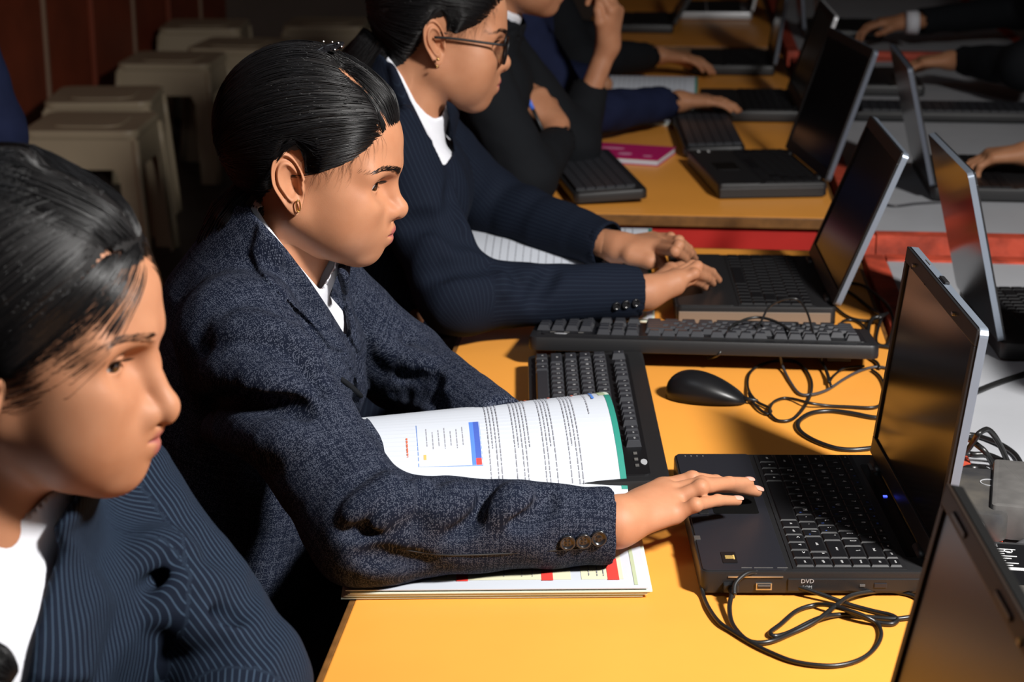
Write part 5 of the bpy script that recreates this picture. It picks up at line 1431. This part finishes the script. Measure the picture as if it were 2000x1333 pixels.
# ================================================================== pupil with glasses, third in the row
def pupil_glasses():
    O = (-.352, 2.63, 1.138); mtx = head_matrix(O, 11, 13)
    F_r = [[P(1318, 538, .822), P(1352, 519, .830), P(1374, 530, .806), P(1384, 541, .792)], [P(1322, 545, .822), P(1362, 521, .833), P(1390, 533, .809), P(1403, 547, .793)],
           [P(1321, 553, .817), P(1356, 535, .828), P(1381, 544, .808), P(1392, 554, .793)], [P(1318, 563, .809), P(1350, 547, .816), P(1367, 554, .803), P(1377, 562, .791)]]
    t_r = [P(1285, 552, .808), P(1310, 528, .806), P(1330, 523, .802), P(1348, 528, .796)]
    F_l = [[P(1283, 487, .816), P(1318, 492, .826), P(1336, 505, .806), P(1344, 516, .792)], [P(1284, 478, .820), P(1326, 479, .832), P(1347, 495, .810), P(1357, 506, .792)],
           [P(1281, 470, .820), P(1326, 470, .830), P(1345, 486, .810), P(1354, 496, .794)], [P(1274, 464, .816), P(1310, 463, .824), P(1328, 474, .808), P(1336, 484, .796)]]
    t_l = [P(1232, 500, .806), P(1268, 511, .800), P(1290, 510, .800), P(1299, 522, .792)]
    arms = [((-.292, 2.395, .822), P(1246, 572, .806), (P(1262, 572, .806), F_r, t_r), T+.012), ((-.300, 2.87, .845), P(1188, 480, .812), (P(1206, 484, .810), F_l, t_l), T+.012)]
    def thick(az, el): return .007+.006*np.clip((np.abs(az)-20)/90, 0, 1)
    g, J, L = seated('girl with black-rimmed glasses and gold ear studs, both hands typing', (-.419, 2.63, 1.014), 4, (mtx, O), arms, m_wool3, h=.0034, hd=.0018,
        V1=[(745, 90), (769, 120), (800, 190), (835, 262), (866, 326), (888, 296), (880, 245), (872, 215), (860, 130)],
        V2=[(745, 90), (786, 150), (812, 200), (832, 222), (848, 232), (862, 228), (870, 210), (860, 130)], plane=SightPlane(825, 220, 2.6),
        laps=[[(755, 130), (769, 120), (800, 190), (835, 262), (866, 326), (880, 370), (850, 350), (835, 290), (800, 240), (765, 180)]],
        folds=[([(790, 440), (830, 430), (880, 445), (930, 480)], .008, .02, -1), ([(840, 540), (900, 520), (950, 515)], .007, .02, -1), ([(985, 505), (1000, 530), (1020, 560)], .008, .016, -1), ([(960, 500), (980, 540), (985, 570)], .008, .02, 1), ([(1080, 530), (1060, 560), (1040, 590)], .006, .02, -1), ([(880, 350), (890, 420), (900, 480)], .007, .02, -1)],
        hair=dict(thick=thick, flow=flow_back(-5.), n=3500), prm=dict(gaze=(-14, 0), nose=.95, long=1.10), skin=m_skin, collar_h=.006)
    # white collar point with a dark stud
    w = on_surface(J, [(842, 250), (864, 318), (886, 292), (872, 250)], .004)
    # glasses
    inv = np.array(mtx)
    def hw(x, y, z): return np.array((x, y, z))@inv[:3, :3].T+inv[:3, 3]
    gl = empty_part('spectacles', g)
    for sd in (-1, 1):
        ring = [hw(.104-.10*(abs(t[0])-.010)**1.15*1.0, sd*t[0], t[1]) for t in [(.034+.0235*math.copysign(abs(math.cos(a))**.7, math.cos(a)), .009+.0185*math.copysign(abs(math.sin(a))**.7, math.sin(a))) for a in np.linspace(0, 2*PI, 36, endpoint=False)]]
        MB().tube(ring, .0021, 8, closed=True).build('rim', m_glass, gl, True)
        MB().tube(catmull([hw(.098, sd*.057, .019), hw(.090, sd*.068, .019), hw(.06, sd*.0735, .017), hw(.02, sd*.0755, .014), hw(-.005, sd*.075, .010)], 5), .0019, 8).build('temple_arm', m_glass, gl, True)
        n = len(ring); c0 = sum(ring)/n; v = list(ring)+[c0+np.array(mtx.to_3x3() @ Vector((.0015, 0, 0)))]
        place('lens', v, [(i, (i+1) % n, n) for i in range(n)], m_lens, gl, True)
    MB().tube(catmull([hw(.1055, -.012, .013), hw(.1085, 0, .016), hw(.1055, .012, .013)], 4), .0020, 8).build('bridge', m_glass, gl, True)
    for (x, y, r) in ((855, 116, .0026), (853, 130, .0018)): MB().lathe([(.0001, r), (r*.8, r*.6), (r, 0), (r*.8, -r*.6), (.0001, -r)], 12, tuple(Q(x, y, 2.548))).build('ear_stud', m_gold, g, True)
    ponytail(g, [(-.420, 2.625, 1.13), (-.448, 2.62, 1.09), (-.470, 2.62, 1.04), (-.495, 2.62, .98), (-.51, 2.62, .88)], [.036, .042, .036, .030, .015], 500, 'ponytail', 5)
    b = on_surface(J, [(1203, 597), (1222, 594), (1241, 591)], .0003)
    for c, n in b: button(g, c, n, .0060)
    return g
m_lens = bpy.data.materials.new('clear_lens'); m_lens.use_nodes = True
_b = m_lens.node_tree.nodes['Principled BSDF']; _b.inputs['Transmission Weight'].default_value = 1; _b.inputs['Roughness'].default_value = .02; _b.inputs['IOR'].default_value = 1.04; _b.inputs['Base Color'].default_value = (.93, .95, .95, 1)
PEOPLE.append(pupil_glasses())

# ================================================================== pupil in the foreground, cut off by the left edge
def pupil_front():
    O = (-.465, 1.225, 1.102); mtx = head_matrix(O, -2, 9)
    el = Q(468, 1322, 1.30); cf = el+np.array((.03, -.20, -.07)); F4, th = loc_hand(cf+np.array((.002, -.012, -.003)), (.15, -.95, -.25), (0, 0, 1), (-.9, -.15, 0), .3)
    el2 = np.array((-.60, .98, .80)); cf2 = el2+np.array((.22, .05, -.0)); F2, t2 = loc_hand(cf2+np.array((.012, 0, 0)), (1, .2, 0), (0, 0, 1), (.2, 1, 0), .3)
    def thick(az, el_): return .009+.010*np.clip((np.abs(az)-25)/80, 0, 1)
    hl = dict(az=[0, 14, 24, 34, 44, 54, 64, 74, 90, 105, 120, 140, 180], el=[30, 31, 30, 24, 16, 6, -8, -24, -34, -40, -46, -50, -52])
    def flow(a, e, D): return np.where(((np.abs(a) < 30) & (e > 38))[:, None], dir_of(np.sign(a+1e-6)*165, np.full(len(a), 15.)), dir_of(np.sign(a+1e-6)*150, np.full(len(a), -45.)))
    part = dir_of(np.array([-30., -36, -44, -55]), np.array([28., 36, 46, 58]))
    g, J, L = seated('girl in pinstriped navy blazer in the foreground, cut off by the left edge', (-.520, 1.245, .962), -14, (mtx, O), [(el2, cf2, (cf2+np.array((.012, 0, 0)), F2, t2), None), (el, cf, (cf+np.array((.002, -.012, -.003)), F4, th), None)], m_wool1, h=.0032, hd=.0014, neck_r=(.047, .050),
        V1=[(-80, 930), (60, 880), (160, 930), (150, 968), (104, 1030), (118, 1078), (92, 1150), (70, 1230), (50, 1340), (0, 1420), (-90, 1420)],
        V2=[(-80, 900), (60, 860), (130, 930), (100, 960), (70, 985), (30, 1020), (10, 1010), (-80, 1000)], plane=SightPlane(60, 1100, 1.16),
        laps=[[(150, 962), (104, 1030), (118, 1078), (92, 1150), (70, 1230), (50, 1340), (190, 1345), (240, 1180), (200, 1110), (148, 1040), (215, 960), (190, 930)]],
        folds=[([(300, 1205), (350, 1190), (400, 1195)], .006, .02, 1), ([(270, 1090), (320, 1075), (370, 1085)], .006, .02, 1), ([(320, 1150), (370, 1140), (420, 1150)], .006, .02, 1), ([(350, 1250), (400, 1230), (450, 1230)], .006, .02, 1), ([(395, 1215), (430, 1205), (460, 1210)], .0025, .012, -1), ([(260, 1150), (300, 1135), (330, 1125)], .0025, .012, -1)],
        hair=dict(thick=thick, flow=flow, n=8500, over_ear=-60., hl=hl, ramp=22., len=.6, bare=10., edge=.42), prm=dict(gaze=(-4, -10), lid=2., open=20., nose=1.14, long=1.16, drop=.0085, tip=.0088, brow=120), skin=m_skin, collar_h=.004, wr=.0016)
    # loose hair falling over the far shoulder
    ponytail(g, [(-.505, 1.17, 1.06), (-.520, 1.14, 1.00), (-.512, 1.11, .955), (-.480, 1.10, .925), (-.452, 1.10, .912), (-.440, 1.10, .905)], [.020, .024, .022, .020, .014, .004], 500, 'hair_hank', 8)
    return g
PEOPLE.append(pupil_front())
for g in PEOPLE[1:]: settle(g)

# ================================================================== pupils farther back
def pupil_back(label, O, N, yaw, arms, mat, head_yaw=0, pitch=10, skin=None, hair=True, V1=None, V2=None, plane=None, h=.006, shirt=True, **k):
    mtx = head_matrix(O, head_yaw+0, pitch)
    def thick(az, el): return .012+0*az
    g, J, L = seated(label, N, yaw, (mtx, O), arms, mat, h=h, hd=.0032, prm=dict(plain=1), hair=dict(thick=thick, flow=flow_back(), n=0) if hair else None, skin=skin or m_skin2, V1=V1, V2=V2, plane=plane, shirt=shirt, **k)
    PEOPLE.append(g); settle(g); return g
# girl resting her arms, fist raised
fist_w = Q(1188, 88, 3.70)
f1, t1 = loc_hand(fist_w, (.12, 0, 1), (.9, -.3, 0), (-.4, -.9, 0), .85, L=.95)
hw2 = Q(1086, 246, 3.44); f2, t2 = loc_hand(hw2, (-.55, .30, .55), (.3, -.5, .8), (.1, .9, .5), .55, L=.95)
pupil_back('girl in black blazer resting one arm, her bare wrist and fist raised', (-.318, 3.42, 1.165), (-.395, 3.43, 1.035), 0,
           [(P(1028, 348, .815), Q(1092, 276, 3.43), (hw2, f2, t2), None), (P(1120, 285, .80), Q(1152, 172, 3.70), (fist_w, f1, t1), None)], m_wool4, pitch=6, head_yaw=4, skin=m_skin, h=.005)
# navy uniform, hand reaching over the notebook
w5 = P(1326, 198, .81); f5, t5 = loc_hand(w5, (1, .12, -.04), (0, 0, 1), (-.1, 1, 0), .06, L=.85, spread=.02)
pupil_back('pupil in navy uniform stretching a hand over the notebook', (-.36, 4.05, 1.20), (-.40, 4.05, 1.07), 0,
           [(P(1120, 226, .82), P(1308, 201, .81), (w5, f5, t5), T+.02), ((-.36, 4.42, .82), P(1180, 165, .81), None, None)], m_navy, pitch=4)
w6 = P(1284, 108, .81); f6, t6 = loc_hand(w6, (1, -.05, -.12), (0, 0, 1), (0, 1, 0), .12, L=.95)
pupil_back('pupil in black blazer at the far end of the second table, hand at a laptop', (-.34, 4.82, 1.20), (-.40, 4.82, 1.07), 0,
           [(P(1130, 118, .83), P(1270, 110, .81), (w6, f6, t6), T+.015), ((-.36, 5.12, .82), P(1200, 70, .81), None, None)], m_wool4, pitch=4)
# opposite row, facing this side
w7 = P(1768, 42, .83); f7, t7 = loc_hand(w7, (-1, -.05, -.1), (0, 0, 1), (0, -1, 0), .25, L=.95)
w8 = P(1858, 118, .83); f8, t8 = loc_hand(w8, (-1, .05, -.12), (0, 0, 1), (0, 1, 0), .35, L=.95)
pupil_back('person in dark blazer with white cuff typing in the opposite row, top right', (1.12, 4.95, 1.20), (1.18, 4.95, 1.07), 180,
           [(P(1990, 20, .85), P(1795, 42, .83), (w7, f7, t7), None), (P(2000, 130, .85), P(1880, 118, .83), (w8, f8, t8), None)], m_wool4, head_yaw=180, pitch=4)
cuffb = MB().tube([P(1770, 44, .832), P(1792, 44, .832)], [.032, .034], 16).build('shirt_cuff', m_shirt, PEOPLE[-1], True); cuffb.matrix_parent_inverse = Matrix.Translation(-PEOPLE[-1].location)
w9 = P(2010, 300, .82); f9, t9 = loc_hand(w9, (-1, .05, -.15), (0, 0, 1), (0, 1, 0), .5, L=.95)
pupil_back('person mostly beyond the right edge, only curled fingers in view', (1.15, 3.72, 1.20), (1.21, 3.72, 1.07), 180,
           [((1.08, 3.95, .85), (.95, 3.95, .84), None, None), ((1.08, 3.50, .84), tuple(np.array(w9)+np.array((.03, 0, 0))), (w9, f9, t9), None)], m_wool4, head_yaw=180, pitch=4)
# navy sleeve at the left edge
pupil_back('person in dark blue cloth at the left edge, only a sloping sleeve in view', (-1.30, 3.02, 1.26), (-1.36, 3.02, 1.12), -50,
           [((-1.52, 2.72, .88), (-1.35, 2.60, .80), None, None), (tuple(Q(-10, 262, 3.02)), tuple(Q(-60, 330, 2.9)), None, None)], m_navy, head_yaw=-40, pitch=4)
pen = empty('pen', tuple(Q(1030, 190, 3.40))); MB().tube([(0, 0, 0), (.010, 0, -.022)], .0042, 10).build('pen_cap', m_bluep, pen, True); MB().tube([(.010, 0, -.022), (.045, .01, -.10)], .0038, 10).build('pen_barrel', m_black, pen, True)
tag(pen, 'pen with a bright blue cap beside the folded hand of the girl in black', 'pen')
for g in PEOPLE: drop_prop(g)
